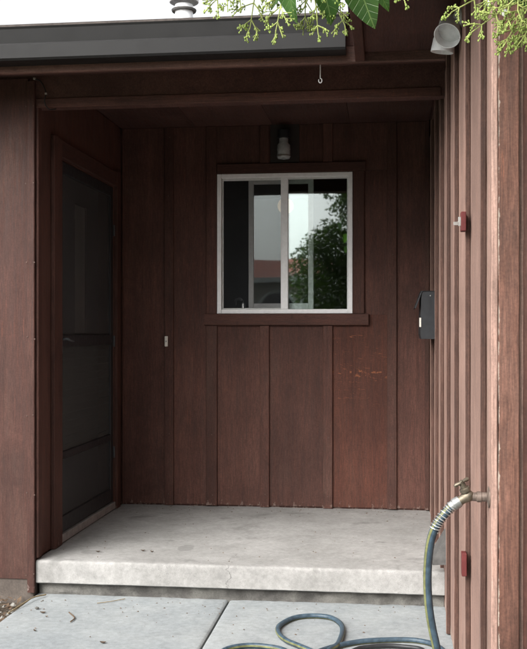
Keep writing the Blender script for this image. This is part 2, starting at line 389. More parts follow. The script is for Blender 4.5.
M['leaf'] = leafmat('shrub_leaf', (0.035, 0.085, 0.022), (0.065, 0.135, 0.035), 0.4, True)
M['treeleaf'] = leafmat('tree_leaf', (0.026, 0.044, 0.020), (0.048, 0.068, 0.032), 0.5)

def glassmat(name, tint=(1, 1, 1), wav=0.15, boost=1.0):
    t = NT(name); t.n.remove(t.b)
    fr = t.n.new('ShaderNodeFresnel'); fr.inputs['IOR'].default_value = 1.5
    gl = t.n.new('ShaderNodeBsdfGlossy'); gl.inputs['Roughness'].default_value = 0.018; gl.inputs['Color'].default_value = (0.93, 1.0, 0.995, 1)
    tr = t.n.new('ShaderNodeBsdfTransparent'); tr.inputs['Color'].default_value = (*tint, 1)
    mx = t.n.new('ShaderNodeMixShader'); t.l.new(t.math('MULTIPLY', fr.outputs[0], boost), mx.inputs[0])
    t.l.new(tr.outputs[0], mx.inputs[1]); t.l.new(gl.outputs[0], mx.inputs[2]); t.l.new(mx.outputs[0], t.out.inputs['Surface'])
    bp = t.n.new('ShaderNodeBump'); bp.inputs['Strength'].default_value = wav; bp.inputs['Distance'].default_value = 0.004
    t.l.new(t.noise(t.pos, 2.6, 1, 0.4), bp.inputs['Height']); t.l.new(bp.outputs[0], gl.inputs['Normal'])
    return t.m
M['glass'] = glassmat('window_glass', (0.93, 0.96, 0.95), 0.22, 3.0)
M['jar'] = glassmat('jar_glass', (0.9, 0.92, 0.9), 0.05, 1.2)

def mesh_screen(name, col, open_, freq=900):
    """woven insect screen: too fine to resolve, so an even mix of wire and gap"""
    t = NT(name)
    n = t.noise(t.pos, 60, 3, 0.5); t.done(t.mix(t.ramp(n, 0.3, 0.7), tuple(x * 0.8 for x in col), col), 0.7, 0.2)
    tr = t.n.new('ShaderNodeBsdfTransparent'); mx = t.n.new('ShaderNodeMixShader'); mx.inputs[0].default_value = open_
    t.l.new(t.b.outputs[0], mx.inputs[1]); t.l.new(tr.outputs[0], mx.inputs[2]); t.l.new(mx.outputs[0], t.out.inputs['Surface']); return t.m
M['screen'] = mesh_screen('window_screen', (0.05, 0.055, 0.06), 0.78)
M['guardscreen'] = mesh_screen('guard_screen', (0.085, 0.088, 0.085), 0.44)
M['doorscreen'] = mesh_screen('door_screen', (0.085, 0.087, 0.088), 0.5)

def soil():
    t = NT('soil'); a = t.noise(t.pos, 1.3, 5, 0.6); b = t.noise(t.pos, 35, 5, 0.7)
    c = t.mix(t.ramp(b, 0.3, 0.7), (0.05, 0.040, 0.030), (0.14, 0.115, 0.09)); g = t.mix(t.ramp(b, 0.3, 0.7), (0.035, 0.05, 0.02), (0.08, 0.10, 0.045))
    y = t.sep()[1]; c = t.mix(t.ramp(y, 0.0, 3.0, 1.0, 0.0), c, g); t.bump(b, 0.8, 0.012); return t.done(c, 0.95, 0.1)
M['soil'] = soil()
def globe():
    t = NT('lit_globe'); t.done((0.8, 0.7, 0.5), 0.4); t.b.inputs['Emission Color'].default_value = (1.0, 0.62, 0.30, 1); t.b.inputs['Emission Strength'].default_value = 0.13; return t.m
M['globe'] = globe()

# ------------------------------------------------------------------ measured planes
YB = 6.80          # face of the porch back wall
YF = 5.08          # face of the front wall and of the porch slab
XL = -1.83         # entry wall (door) face
XR = 0.295         # garage side wall face
YG = 2.69          # garage front corner
ZS = 0.185         # porch slab top
BT = 0.018         # batten thickness
ZC = 2.80          # porch ceiling

# ------------------------------------------------------------------ ground
g = MB(); n = 24
gx = [-400, -120, -40, -15, -8, -5, -4] + [-3.5 + 0.25 * i for i in range(15)] + [1, 3, 8, 20, 60, 160, 400]
gy = [-500, -150, -60, -30, -14, -6, -2, 0, 2] + [3 + 0.25 * i for i in range(12)] + [6.5, 8, 12, 30, 100, 500]
vs = [(x, y, -0.045 + (0.012 * nz(x * 3, y * 3, 0) if abs(x) < 6 and 2 < y < 6 else 0)) for y in gy for x in gx]
w = len(gx); fs = [(j * w + i, j * w + i + 1, (j + 1) * w + i + 1, (j + 1) * w + i) for j in range(len(gy) - 1) for i in range(w - 1)]
tag(g.add(vs, fs).build('ground', M['soil']), 'bare soil and lawn round the house', kind='structure')

walk = thing('walkway', (-0.78, 3.0, 0.0), 'pale concrete walkway of broad slabs below the porch step', kind='structure')
JX = -0.805
for (x0, x1) in ((-1.835, JX - 0.005), (JX + 0.005, 0.40)):
    for (y0, y1) in ((YF - 1.5, YF + 0.10), (YF - 3.05, YF - 1.51), (YF - 4.6, YF - 3.06), (YF - 6.15, YF - 4.61)):
        # slab with a tooled, slightly rounded border
        nx, ny = 34, 40; m = MB(); vs = []; e = 0.012
        xs = [x0, x0 + e * 0.4, x0 + e] + [x0 + e + (x1 - x0 - 2 * e) * i / nx for i in range(1, nx)] + [x1 - e, x1 - e * 0.4, x1]
        ys = [y0, y0 + e * 0.4, y0 + e] + [y0 + e + (y1 - y0 - 2 * e) * i / ny for i in range(1, ny)] + [y1 - e, y1 - e * 0.4, y1]
        for y in ys:
            for x in xs:
                d = min(x - x0, x1 - x, y - y0, y1 - y); z = -0.007 * max(0, 1 - d / e) ** 2
                vs.append((x, y, z + 0.0016 * nz(x * 4, y * 4, 2) - 0.001))
        a, b = len(xs), len(ys)
        fs = [(j * a + i, j * a + i + 1, (j + 1) * a + i + 1, (j + 1) * a + i) for j in range(b - 1) for i in range(a - 1)]
        rim = [i for i in range(a)] + [j * a + a - 1 for j in range(1, b)] + [(b - 1) * a + i for i in range(a - 2, -1, -1)] + [j * a for j in range(b - 2, 0, -1)]
        k0 = len(vs); vs += [(vs[i][0], vs[i][1], -0.09) for i in rim]
        fs += [(rim[k], rim[(k + 1) % len(rim)], k0 + (k + 1) % len(rim), k0 + k) for k in range(len(rim))]
        m.add(vs, fs).build('slab', M['walk'], walk, smooth=True, recalc=False)

# porch slab: top, rounded chipped nose, front face, underside
porch = thing('porch_step', (-0.77, 5.9, 0.0), 'pale concrete porch slab forming one low step before the door', kind='structure')
m = MB(); vs = []
prof = [(YB + 0.03, 0.0)] + [(YB - (YB - YF - 0.03) * i / 70, 0.0) for i in range(1, 71)]
prof += [(YF + 0.012, -0.001), (YF + 0.006, -0.003), (YF + 0.002, -0.008), (YF, -0.016)] + [(YF - 0.001, -0.016 - 0.10 * i / 7) for i in range(1, 8)] + [(YF + 0.008, -0.122), (YF + 0.25, -0.123)]
NX = 130
for i in range(NX + 1):
    x = XL + 0.004 + (XR - 0.005 - XL) * i / NX
    for (py, pz) in prof:
        dy = dz = 0.0
        if py < YF + 0.1:
            e = abs(pz + 0.01); c = nz(x * 22, pz * 22, 5.0) * 0.0022 + nz(x * 5, 0, 3) * 0.002
            chip = max(0, nz(x * 17, 0.5, 3.0) - 0.36) * 0.022 if -0.018 < pz < 0.001 else 0
            dy = c + chip; dz = nz(x * 9, 1.7, 0) * 0.0015 - (chip * 0.4 if pz > -0.03 else -chip * 0.3)
        else: dz = 0.002 * nz(x * 3, py * 3, 7)
        vs.append((x, py + dy, ZS + pz + dz))
a = len(prof); fs = [(i * a + k, i * a + k + 1, (i + 1) * a + k + 1, (i + 1) * a + k) for i in range(NX) for k in range(a - 1)]
m.add(vs, fs).build('tread', M['slab'], porch, smooth=True, recalc=True)
m = MB(); vs = []; NX = 160; NZ = 6
for i in range(NX + 1):
    x = XL + 0.006 + (XR - 0.008 - XL) * i / NX
    for k in range(NZ + 1):
        z = -0.02 + 0.10 * k / NZ; vs.append((x, YF + 0.042 + 0.012 * nz(x * 16, z * 30, 0) + 0.014 * nz(x * 5, z * 4, 3), z))
fs = [(i * (NZ + 1) + k, (i + 1) * (NZ + 1) + k, (i + 1) * (NZ + 1) + k + 1, i * (NZ + 1) + k + 1) for i in range(NX) for k in range(NZ)]
m.add(vs, fs).build('footing', M['footing'], porch, smooth=True, recalc=False)

# ------------------------------------------------------------------ the house
house = thing('house', (-0.8, 6.0, 0.0), 'brown board and batten house wrapped round a recessed porch', 'house')

def bx(u, v=340): return at_y(u, v, YB).x
# --- porch back wall, with the window opening cut out of the backing
W0, W1 = bx(217.3), bx(352.6)                       # window frame outside edges
WZ0, WZ1 = at_y(285, 313.6, YB).z, at_y(285, 173.2, YB).z
m = MB(); yb0, yb1 = YB + 0.012, YB + 0.14
m.box(XL - 0.1, W0, yb0, yb1, 0.0, 3.0, 0); m.box(W1, XR + 0.1, yb0, yb1, 0.0, 3.0, 0)
m.box(W0, W1, yb0, yb1, 0.0, WZ0, 0); m.box(W0, W1, yb0, yb1, WZ1, 3.0, 0)
pw = m.build('porch_wall', M['porch_z'], house)
edges = [bx(u) for u in (122.6, 174.0, 217.4, 269.4, 332.6, 396.7)]     # right edges of battens
bw = 0.064
# panels between battens, split above and below the window
def panel(x0, x1, z0, z1, mat='porch_z'):
    m = MB(); m.plank(x0, x1, YB, YB + 0.0115, z0, z1, 2, 0.001, 0.0008); m.build('siding_panel', M[mat], pw)
pb = [XL + 0.006] + edges + [XR - 0.01]
mids = [XL + 0.006] + [e - bw / 2 for e in edges] + [XR - 0.004]
ztop = ZC - 0.002
SILLZ0, SILLZ1 = at_y(285, 325.2, YB).z, WZ0 - 0.002
HEADZ0, HEADZ1 = WZ1 + 0.002, at_y(285, 163.5, YB).z
for i in range(len(mids) - 1):
    x0, x1 = mids[i] + 0.001, mids[i + 1] - 0.001
    zb = ZS + 0.012
    if x1 < W0 + 0.02 or x0 > W1 + 0.02: panel(x0, min(x1, W0 - 0.001) if x0 < W0 < x1 else x1, zb, ztop)
    else:
        xa, xb = x0, x1
        panel(xa, xb, zb, WZ0 - 0.01, 'porch_scr' if i == 5 else 'porch_z')
        panel(xa, xb, WZ1 + 0.01, ztop)
        if xb > W1: panel(W1 + 0.002, xb, WZ0 - 0.009, WZ1 + 0.009)
        if xa < W0: panel(xa, W0 - 0.002, WZ0 - 0.009, WZ1 + 0.009)
def batten(x1, z0, z1, wdt=bw, th=BT, mat='porch_z', x0=None):
    m = MB(); m.plank(x1 - wdt if x0 is None else x0, x1, YB - th, YB - 0.0005, z0, z1, 2, 0.003, 0.0018); m.build('batten', M[mat], pw)
batten(edges[0], ZS + 0.008, ztop, x0=XL + 0.02)
batten(edges[1], ZS + 0.006, ztop)
batten(edges[2], ZS + 0.010, SILLZ0 - 0.002, bw + 0.012); batten(W0 - 0.003, SILLZ1 + 0.001, ztop, bw + 0.008)
for e in edges[3:5]:
    batten(e, ZS + 0.004, SILLZ0 - 0.002); batten(e, HEADZ1 + 0.002, ztop)
batten(edges[5], ZS + 0.009, ztop)
batten(XR - 0.003, ZS + 0.008, ztop, 0.03)

# nail heads on the battens, one mesh shared
nm_ = MB(); nm_.lathe([(0.0, 0.0042), (0.0012, 0.0040), (0.0018, 0.002)], (0, 0, 0), (0, -1, 0), 8)
M['nail'] = plain('nail_head', (0.075, 0.045, 0.035), 0.6, 0.4, 0.2, 0.4, 90)
nail0 = nm_.build('nail', M['nail'], pw, base=(0, 0, 0)); first = True
def nails(par, xs, y, z0, z1):
    global first
    z = z0
    while z < z1:
        for x in xs:
            o = nail0 if first else nail0.copy()
            if not first: COL.objects.link(o)
            first = False; o.parent = par; o.location = Vector((x + R.uniform(-.006, .006), y, z + R.uniform(-.012, .012))) - WP[par.name]
        z += 0.41
nails(pw, [edges[0] - 0.02, edges[1] - bw / 2, edges[5] - bw / 2], YB - BT, ZS + 0.09, ztop)
nails(pw, [e - bw / 2 for e in edges[2:5]], YB - BT, ZS + 0.08, SILLZ0 - 0.03)
# --- window
win = thing('window', ((W0 + W1) / 2, YB, WZ0), parent=house)
def wpart(name, mat, x0, x1, z0, z1, y0, y1, b=0.003, par=None): 
    m = MB(); m.box(x0, x1, y0, y1, z0, z1, b); return m.build(name, M[mat], par or win)
FW = 0.030
fy0, fy1 = YB - 0.012, YB + 0.085
m = MB()
m.box(W0, W0 + FW, fy0, fy1, WZ0, WZ1, 0.003); m.box(W1 - FW, W1, fy0, fy1, WZ0, WZ1, 0.003)
m.box(W0 + FW, W1 - FW, fy0 + 0.001, fy1, WZ0, WZ0 + FW, 0.003); m.box(W0 + FW, W1 - FW, fy0 + 0.001, fy1, WZ1 - FW, WZ1, 0.003)
m.build('frame', M['white'], win)
XM = bx(284.5)
wpart('mullion', 'white', XM - 0.025, XM + 0.024, WZ0 + FW, WZ1 - FW, fy0 + 0.004, YB + 0.035)
# inner lip of the frame on the screened half
m = MB(); l = 0.012
m.box(W0 + FW + 0.004, W0 + FW + l, YB + 0.006, YB + 0.02, WZ0 + FW, WZ1 - FW, 0.002); m.box(W0 + FW + l, XM - 0.025, YB + 0.004, YB + 0.02, WZ0 + FW, WZ0 + FW + l * 0.7, 0.002)
m.box(W0 + FW + l, XM - 0.025, YB + 0.004, YB + 0.02, WZ1 - FW - l * 1.3, WZ1 - FW, 0.002); m.build('screen_frame', M['sashwhite'], win)
m = MB(); m.box(W0 + FW + l * 0.6, XM - 0.022, YB + 0.010, YB + 0.0115, WZ0 + FW + 0.005, WZ1 - FW - 0.005, 0); m.build('insect_screen', M['screen'], win)
wpart('fixed_pane', 'glass', XM + 0.022, W1 - FW + 0.003, WZ0 + FW - 0.002, WZ1 - FW + 0.002, YB + 0.016, YB + 0.020, 0)
m = MB(); m.box(XM + 0.024, W1 - FW, YB + 0.004, YB + 0.014, WZ1 - FW - 0.012, WZ1 - FW, 0.001); m.box(W1 - FW - 0.008, W1 - FW, YB + 0.004, YB + 0.014, WZ0 + FW, WZ1 - FW - 0.012, 0.001)
m.build('glazing_bead', M['sashwhite'], win)
# sliding sash pushed half open behind the fixed pane
S0, S1 = bx(247.6), bx(313.0); sz0, sz1 = WZ0 + FW + 0.001, WZ1 - FW - 0.001; sw = 0.036; sy0, sy1 = YB + 0.042, YB + 0.066
sash = thing('sash', ((S0 + S1) / 2, YB + 0.05, sz0), parent=win)
def spart(nm, mat, *a, b=0.003): 
    m = MB(); m.box(*a, b); return m.build(nm, M[mat], sash)
spart('stile', 'sashwhite', S0, S0 + sw, sy0, sy1, sz0, sz1); spart('stile', 'sashwhite', S1 - sw, S1, sy0, sy1, sz0, sz1)
spart('rail', 'sashwhite', S0 + sw, S1 - sw, sy0, sy1, sz0, sz0 + 0.04); spart('rail', 'sashwhite', S0 + sw, S1 - sw, sy0, sy1, sz1 - 0.036, sz1)
spart('pane', 'glass', S0 + sw - 0.003, S1 - sw + 0.003, YB + 0.052, YB + 0.056, sz0 + 0.037, sz1 - 0.033, b=0)
# casings and sill
m = MB(); m.plank(bx(217.8), bx(365.5), YB - 0.024, YB - 0.001, HEADZ0, HEADZ1, 0, 0.003); m.build('head_casing', M['trim_x'], win)
m = MB(); m.plank(W1 + 0.003, bx(364.4), YB - 0.021, YB - 0.001, SILLZ1 + 0.002, HEADZ0 - 0.002, 2, 0.003); m.build('side_casing', M['porch_z'], win)
m = MB(); m.plank(bx(205.0), bx(368.5), YB - 0.034, YB - 0.001, SILLZ0, SILLZ1, 0, 0.003); m.build('sill', M['trim_x'], win)

# --- room behind the window
m = MB(); x0, x1, y0, y1, z0, z1 = -3.0, 1.6, YB + 0.145, 10.2, 0.2, 2.75; t = 0.08
m.box(x0, x1, y1, y1 + t, z0, z1, 0); m.box(x0 - t, x0, y0, y1, z0, z1, 0); m.box(x1, x1 + t, y0, y1, z0, z1, 0)
m.box(x0, x1, y0, y1, z0 - t, z0, 0); m.box(x0, x1, y0, y1, z1, z1 + t, 0)
m.build('interior_room', M['room'], house)

# --- entry wall with the screen door
ew0, ew1 = YF + 0.02, YB
D0, D1 = at_x(58.5, 340, XL).y, at_x(113.8, 340, XL).y       # door opening
DZ = at_x(60, 158.5, XL).z
m = MB(); xb0, xb1 = XL - 0.16, XL - 0.012
m.box(xb0, xb1, ew0 + 0.02, D0, 0.0, 2.9, 0); m.box(xb0, xb1, D1, ew1 + 0.012, 0.0, 2.9, 0); m.box(xb0, xb1, D0, D1, DZ, 2.9, 0); m.box(xb0, xb1, D0, D1, 0.0, ZS - 0.01, 0)
en = m.build('entry_wall', M['porch_z'], house)
def epart(nm, mat, y0, y1, z0, z1, x0, x1, ax=2):
    m = MB(); m.plank(x0, x1, y0, y1, z0, z1, ax, 0.003, 0.0014); return m.build(nm, M[mat], en)
epart('siding_panel', 'porch_z', YF + 0.022, D0, ZS + 0.008, ztop, XL - 0.0115, XL)
epart('siding_panel', 'porch_z', D1, YB - 0.004, ZS + 0.008, ztop, XL - 0.0115, XL)
epart('siding_panel', 'porch_z', D0 + 0.001, D1 - 0.001, DZ + 0.001, ztop, XL - 0.0115, XL)
c0 = at_x(50.5, 340, XL).y
epart('casing', 'porch_z', c0, D0 - 0.001, ZS + 0.006, DZ + 0.10, XL + 0.0005, XL + 0.024)
epart('casing', 'porch_z', D1 + 0.001, D1 + 0.085, ZS + 0.006, DZ + 0.10, XL + 0.0005, XL + 0.024)
epart('casing', 'trim_y', D0 + 0.0005, D1 - 0.0005, DZ + 0.004, DZ + 0.10, XL + 0.0005, XL + 0.022, 1)
epart('corner_batten', 'front_z', YF + 0.004, YF + 0.055, ZS + 0.012, 2.57, XL + 0.0005, XL + 0.016)
door = thing('screen_door', (XL, (D0 + D1) / 2, ZS), parent=house)
def dpart(nm, mat, y0, y1, z0, z1, x0=-0.030, x1=-0.004, b=0.003):
    m = MB(); m.box(XL + x0, XL + x1, y0, y1, z0, z1, b); return m.build(nm, M[mat], door)
dw = 0.055; dz0 = ZS + 0.055; a, b_ = D0 + 0.006, D1 - 0.006
zl = at_x(62, 341, XL).z; zm = at_x(62, 456, XL).z
dpart('threshold', 'alu', D0, D1, ZS + 0.004, ZS + 0.05, -0.06, 0.012)
dpart('stile', 'doorframe', a, a + dw, dz0, DZ - 0.005); dpart('stile', 'doorframe', b_ - dw, b_, dz0, DZ - 0.005)
dpart('rail', 'doorframe', a + dw, b_ - dw, DZ - 0.07, DZ - 0.005); dpart('rail', 'doorframe', a + dw, b_ - dw, zl - 0.035, zl + 0.035)
dpart('rail', 'doorframe', a + dw, b_ - dw, zm - 0.025, zm + 0.02); dpart('rail', 'doorframe', a + dw, b_ - dw, dz0, dz0 + 0.09)
for (za, zb) in ((zl + 0.03, DZ - 0.065), (zm + 0.015, zl - 0.03), (dz0 + 0.085, zm - 0.02)):
    dpart('screen', 'guardscreen' if za < zl - 0.1 and zb > zm + 0.1 else 'doorscreen', a + dw - 0.005, b_ - dw + 0.005, za, zb, -0.018, -0.0165, 0)
z = zm + 0.05
while z < zl - 0.05:                     # horizontal guard bars behind the middle screen
    m = MB(); m.tube([(XL - 0.022, a + dw, z), (XL - 0.022, b_ - dw, z)], 0.003, 6); m.build('guard_bar', M['handle'], door, smooth=True); z += 0.045
hp = at_x(62.5, 342, XL + 0.03); hd = thing('handle', (XL, hp.y, hp.z), parent=door)
m = MB(); m.box(XL - 0.003, XL + 0.008, a + 0.012, a + 0.045, zl - 0.075, zl + 0.06, 0.003); m.build('escutcheon', M['handle'], hd)
m = MB(); m.tube(spline([(XL + 0.006, a + 0.03, zl + 0.01), (XL + 0.04, a + 0.03, zl + 0.012), (XL + 0.048, a + 0.05, zl + 0.005), (XL + 0.048, a + 0.12, zl)], 6), 0.007, 8); m.build('lever', M['handle'], hd, smooth=True)
for zz in (ZS + 0.35, ZS + 1.1, ZS + 1.85):
    m = MB(); m.lathe([(0, 0.007), (0.075, 0.007)], (XL + 0.003, b_ + 0.001, zz), (0, 0, 1), 8); m.build('hinge', M['handle'], door, smooth=True)
# inner door with its narrow pane
idoor = thing('entry_door', (XL - 0.12, (D0 + D1) / 2, ZS), parent=house)
m = MB(); xa, xb = XL - 0.155, XL - 0.11
la, lb = at_x(76.5, 260, XL - 0.1).y, at_x(88, 260, XL - 0.1).y; lz0, lz1 = at_x(80, 333, XL - 0.1).z, at_x(80, 205, XL - 0.1).z
m.box(xa, xb, D0, la, ZS + 0.01, DZ, 0); m.box(xa, xb, lb, D1, ZS + 0.01, DZ, 0); m.box(xa, xb, la, lb, ZS + 0.01, lz0, 0); m.box(xa, xb, la, lb, lz1, DZ, 0)
m.build('leaf', M['interior_door'], idoor)
m = MB(); m.box(xa + 0.01, xb - 0.012, la, lb, lz0, lz1, 0.002); m.build('pane', M['lite'], idoor)

# --- front wall left of the porch
m = MB(); m.box(-5.5, XL - 0.004, YF + 0.014, YF + 0.14, 0.06, 2.9, 0); fw = m.build('front_wall', M['front_z'], house)
cb0 = at_y(28.3, 340, YF).x
xx = cb0 - 0.0015; first = True
while xx > -5.3:
    x0 = xx - 0.61; m = MB(); m.plank(x0, xx, YF, YF + 0.013, at_y(14, 578.5, YF).z, 2.72, 2, 0.001, 0.0008); m.build('siding_panel', M['front_z'], fw)
    m = MB(); m.plank(x0 - 0.032, x0 + 0.032, YF - BT, YF - 0.0005, 0.075, 2.72, 2, 0.003, 0.0016); m.build('batten', M['front_z'], fw); xx = x0 - 0.001
m = MB(); m.plank(cb0, XL + 0.002, YF - 0.020, YF + 0.003, 0.018, 2.70, 2, 0.003, 0.002); m.build('corner_board', M['front_z'], fw)
nails(fw, [(cb0 + XL) / 2 - 0.02, (cb0 + XL) / 2 + 0.02], YF - 0.0205, 0.12, 2.6)
m = MB(); m.box(-5.5, XL - 0.01, YF + 0.006, YF + 0.1, -0.2, 0.085, 0.004); m.build('plinth', M['plinth'], fw)

# --- header over the porch opening
m = MB(); m.box(XL - 0.3, XR + 0.1, YF + 0.012, YF + 0.10, 2.57, 2.92, 0.002); hd_ = m.build('header', M['soffit'], house)
m = MB(); m.plank(XL + 0.004, XR - 0.02, YF + 0.002, YF + 0.012, 2.566, 2.614, 0, 0.003, 0.002); m.build('header_trim', M['trim_x'], hd_)
# porch ceiling boards
m = MB(); m.box(XL - 0.1, XR + 0.1, YF + 0.10, YB + 0.05, ZC + 0.012, ZC + 0.05, 0); ceil = m.build('porch_ceiling', M['soffit'], house)
nb = 4
for i in range(nb):
    x0 = XL + 0.003 + (XR - XL - 0.006) * i / nb; x1 = XL + 0.003 + (XR - XL - 0.006) * (i + 1) / nb - 0.0008
    m = MB(); m.plank(x0, x1, YF + 0.102, YB - 0.002, ZC, ZC + 0.0115, 1, 0.002, 0.001); m.build('ceiling_panel', M['soffit'], ceil)

def shade_edges(o):            # camera-facing batten edges get a darker colour that stands in for shade
    o.data.materials.append(M['garage_edge_shade'])
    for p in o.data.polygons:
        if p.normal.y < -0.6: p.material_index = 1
# --- garage side wall: panels and deep battens seen at a grazing angle
m = MB(); m.box(XR + 0.012, XR + 0.12, YG + 0.02, YB + 0.3, 0.004, 2.88, 0); gw = m.build('garage_wall', M['garage_z'], house)
gb = [at_x(u, 340, XR - BT).y for u in (480.5, 465.4, 454.3)]
step = 0.52; y = gb[-1]
while y + step < YB - 0.1: y += step; gb.append(y)
ys = [YG + 0.03] + gb + [YB - 0.02]
for i in range(len(ys) - 1):
    m = MB(); m.plank(XR, XR + 0.0115, ys[i] + 0.03, ys[i + 1] + 0.029, 0.005, 2.69, 2, 0.001, 0.001); m.build('siding_panel', M['garage_z'], gw)
for y in gb:
    m = MB(); m.plank(XR - BT, XR - 0.0005, y, y + 0.062, 0.005, 2.69, 2, 0.0025, 0.0016); shade_edges(m.build('batten', M['garage_z'], gw))
m = MB(); m.plank(XR - 0.018, XR - 0.0005, YG, YG + 0.09, 0.004, 2.69, 2, 0.003, 0.0022); m.build('corner_board', M['garage_z'], gw)
# garage front
m = MB(); m.box(XR + 0.125, 6.2, YG + 0.04, YG + 0.14, -0.02, 3.4, 0); gf = m.build('garage_front_wall', M['front_z'], house)
cx1 = at_y(519.5, 340, YG).x
m = MB(); m.plank(XR + 0.0005, cx1, YG - 0.004, YG + 0.018, -0.01, 2.69, 2, 0.003, 0.0025); m.build('corner_board', M['corner_z'], gf)
xx = cx1 + 0.012
while xx < 6.0:
    m = MB(); m.plank(xx, xx + 0.20, YG + 0.018, YG + 0.038, 0.02, 2.9, 2, 0.002, 0.002); m.build('siding_board', M['front_z'], gf); xx += 0.206

# --- eaves: fascia, sloped soffit, gutter, roof
FY = 4.70; FZ0, FZ1 = 2.648, 2.845; GX = -0.141
m = MB(); m.plank(-6.0, XR - 0.02, FY, FY + 0.03, FZ0, 2.725, 0, 0.003, 0.0015); m.build('fascia', M['fascia_x'], house)
m = MB(); m.plank(-6.0, XR - 0.02, FY + 0.012, FY + 0.03, 2.727, FZ1 + 0.03, 0, 0.003, 0.0015); m.build('sub_fascia', M['soffit'], house)
m = MB(); m.extrude_profile([(FY + 0.032, 2.662), (YF + 0.012, 2.735), (YF + 0.012, 2.75), (FY + 0.032, 2.677)], -6.0, XR - 0.001); m.build('soffit', M['soffit'], house)
gut = thing('gutter', (-2.0, FY - 0.06, 2.68), parent=house)
gp = [(FY - 0.004, 2.835), (FY - 0.004, 2.680), (FY - 0.105, 2.680), (FY - 0.113, 2.690), (FY - 0.119, 2.752), (FY - 0.112, 2.760), (FY - 0.100, 2.764), (FY - 0.113, 2.828), (FY - 0.118, 2.838),
      (FY - 0.110, 2.840), (FY - 0.105, 2.828), (FY - 0.096, 2.766), (FY - 0.110, 2.752), (FY - 0.104, 2.688), (FY - 0.010, 2.688), (FY - 0.010, 2.835)]
GE = at_y(344.5, 40, FY - 0.11).x
m = MB(); m.extrude_profile(gp, -6.0, GE); m.build('trough', M['gutter'], gut)
for jx in (-3.4,):
    m = MB(); m.extrude_profile([(p[0] - 0.0025 * (1 if p[0] < FY - 0.06 else 0), p[1] - (0.002 if p[1] < 2.7 else 0)) for p in gp[:9]] + [(FY - 0.09, 2.836), (FY - 0.09, 2.70), (FY - 0.02, 2.70), (FY - 0.02, 2.836)], jx - 0.05, jx + 0.05); m.build('joint_sleeve', M['gutter'], gut)
m = MB(); m.extrude_profile(gp[:10] + [(FY - 0.05, 2.838)], GE + 0.0005, GE + 0.004); m.build('end_cap', M['gutter'], gut)
m = MB(); m.extrude_profile([(FY - 0.045, 2.852), (12.0, 2.852 + 7.345 * 0.2), (12.0, 2.87 + 7.345 * 0.2 + 0.06), (FY - 0.045, 2.872)], -6.2, GX - 0.03); m.build('roof', M['roof'], house)
m = MB(); m.extrude_profile([(FY + 0.005, 2.905), (12.0, 2.905 + 7.295 * 0.2), (12.0, 2.95 + 7.295 * 0.2), (FY + 0.005, 2.93)], GX - 0.028, 5.8); m.build('roof_valley', M['roof'], house)
# garage eave
GY0 = 2.20
m = MB(); m.plank(GX, GX + 0.045, GY0, FY - 0.001, 2.652, 2.86, 1, 0.003, 0.0015); m.build('garage_fascia', M['trim_y'], house)
m = MB(); m.box(GX + 0.046, XR + 0.115, GY0, FY - 0.002, 2.692, 2.71, 0.001); m.build('garage_soffit', M['soffit'], house)
m = MB(); vs = [(GX - 0.03, GY0 - 0.05, 2.868), (3.3, GY0 - 0.05, 2.868 + 0.8), (6.7, GY0 - 0.05, 2.868), (GX - 0.03, 8.0, 2.868), (3.3, 8.0, 2.868 + 0.8), (6.7, 8.0, 2.868)]
vs += [(p[0], p[1], p[2] + 0.05) for p in vs]
fs = [(0, 1, 4, 3), (1, 2, 5, 4), (6, 9, 10, 7), (7, 10, 11, 8), (0, 6, 7, 1), (1, 7, 8, 2), (3, 4, 10, 9), (4, 5, 11, 10), (0, 3, 9, 6), (2, 8, 11, 5)]
m.add(vs, fs).build('garage_roof', M['roof'], house)
# roof vent
vp = at_y(184, 3, 8.2); rz = 2.87 + (8.2 - FY) * 0.2
vent = thing('roof_vent', (vp.x, 8.2, rz), parent=house)
m = MB(); m.lathe([(-0.05, 0.075), (vp.z - rz - 0.02, 0.075)], (vp.x, 8.2, rz), (0, 0, 1), 24); m.build('pipe', M['floodwhite'], vent, smooth=True)
m = MB(); zt = vp.z + 0.0
m.lathe([(0.0, 0.118), (0.004, 0.123), (0.022, 0.123), (0.03, 0.128), (0.035, 0.11), (0.09, 0.10), (0.12, 0.06), (0.13, 0.0)], (vp.x, 8.2, zt), (0, 0, 1), 28, False); m.build('cap', M['floodwhite'], vent, smooth=True)
m = MB(); m.lathe([(0.0, 0.100), (0.012, 0.105), (0.016, 0.103)], (vp.x, 8.2, zt - 0.075), (0, 0, 1), 28, True); m.build('collar', M['ventgrey'], vent, smooth=True)

# ------------------------------------------------------------------ things fixed to the house
# jar lantern over the window
lp = at_y(285, 163, YB); lx = lp.x; lz = at_y(285, 162.5, YB).z
lan = thing('wall_lantern', (lx, YB, lz), 'black porch lantern with clear jar glass above the white window', 'lantern')
bz0, bz1 = HEADZ1 + 0.004, at_y(285, 124, YB).z
m = MB(); m.box(bx(270.5), bx(299.5), YB - 0.012, YB - 0.0005, bz0, bz1, 0.003); m.build('back_plate', M['lantern_plate'], lan)
ly = YB - 0.085; z0 = lz + 0.012
m = MB(); m.lathe([(0.135, 0.032), (0.138, 0.046), (0.19, 0.042), (0.20, 0.02)], (lx, ly, z0), (0, 0, 1), 20); m.build('cap', M['black'], lan, smooth=True)
m = MB(); m.tube(spline([(lx, YB - 0.01, z0 + 0.17), (lx, YB - 0.05, z0 + 0.185), (lx, ly, z0 + 0.185)], 5), 0.012, 10); m.build('arm', M['black'], lan, smooth=True)
m = MB(); m.lathe([(0.0, 0.0), (0.0, 0.040), (0.008, 0.045), (0.088, 0.045), (0.106, 0.032), (0.14, 0.030)], (lx, ly, z0), (0, 0, 1), 20, False); m.build('jar', M['frost'], lan, smooth=True)
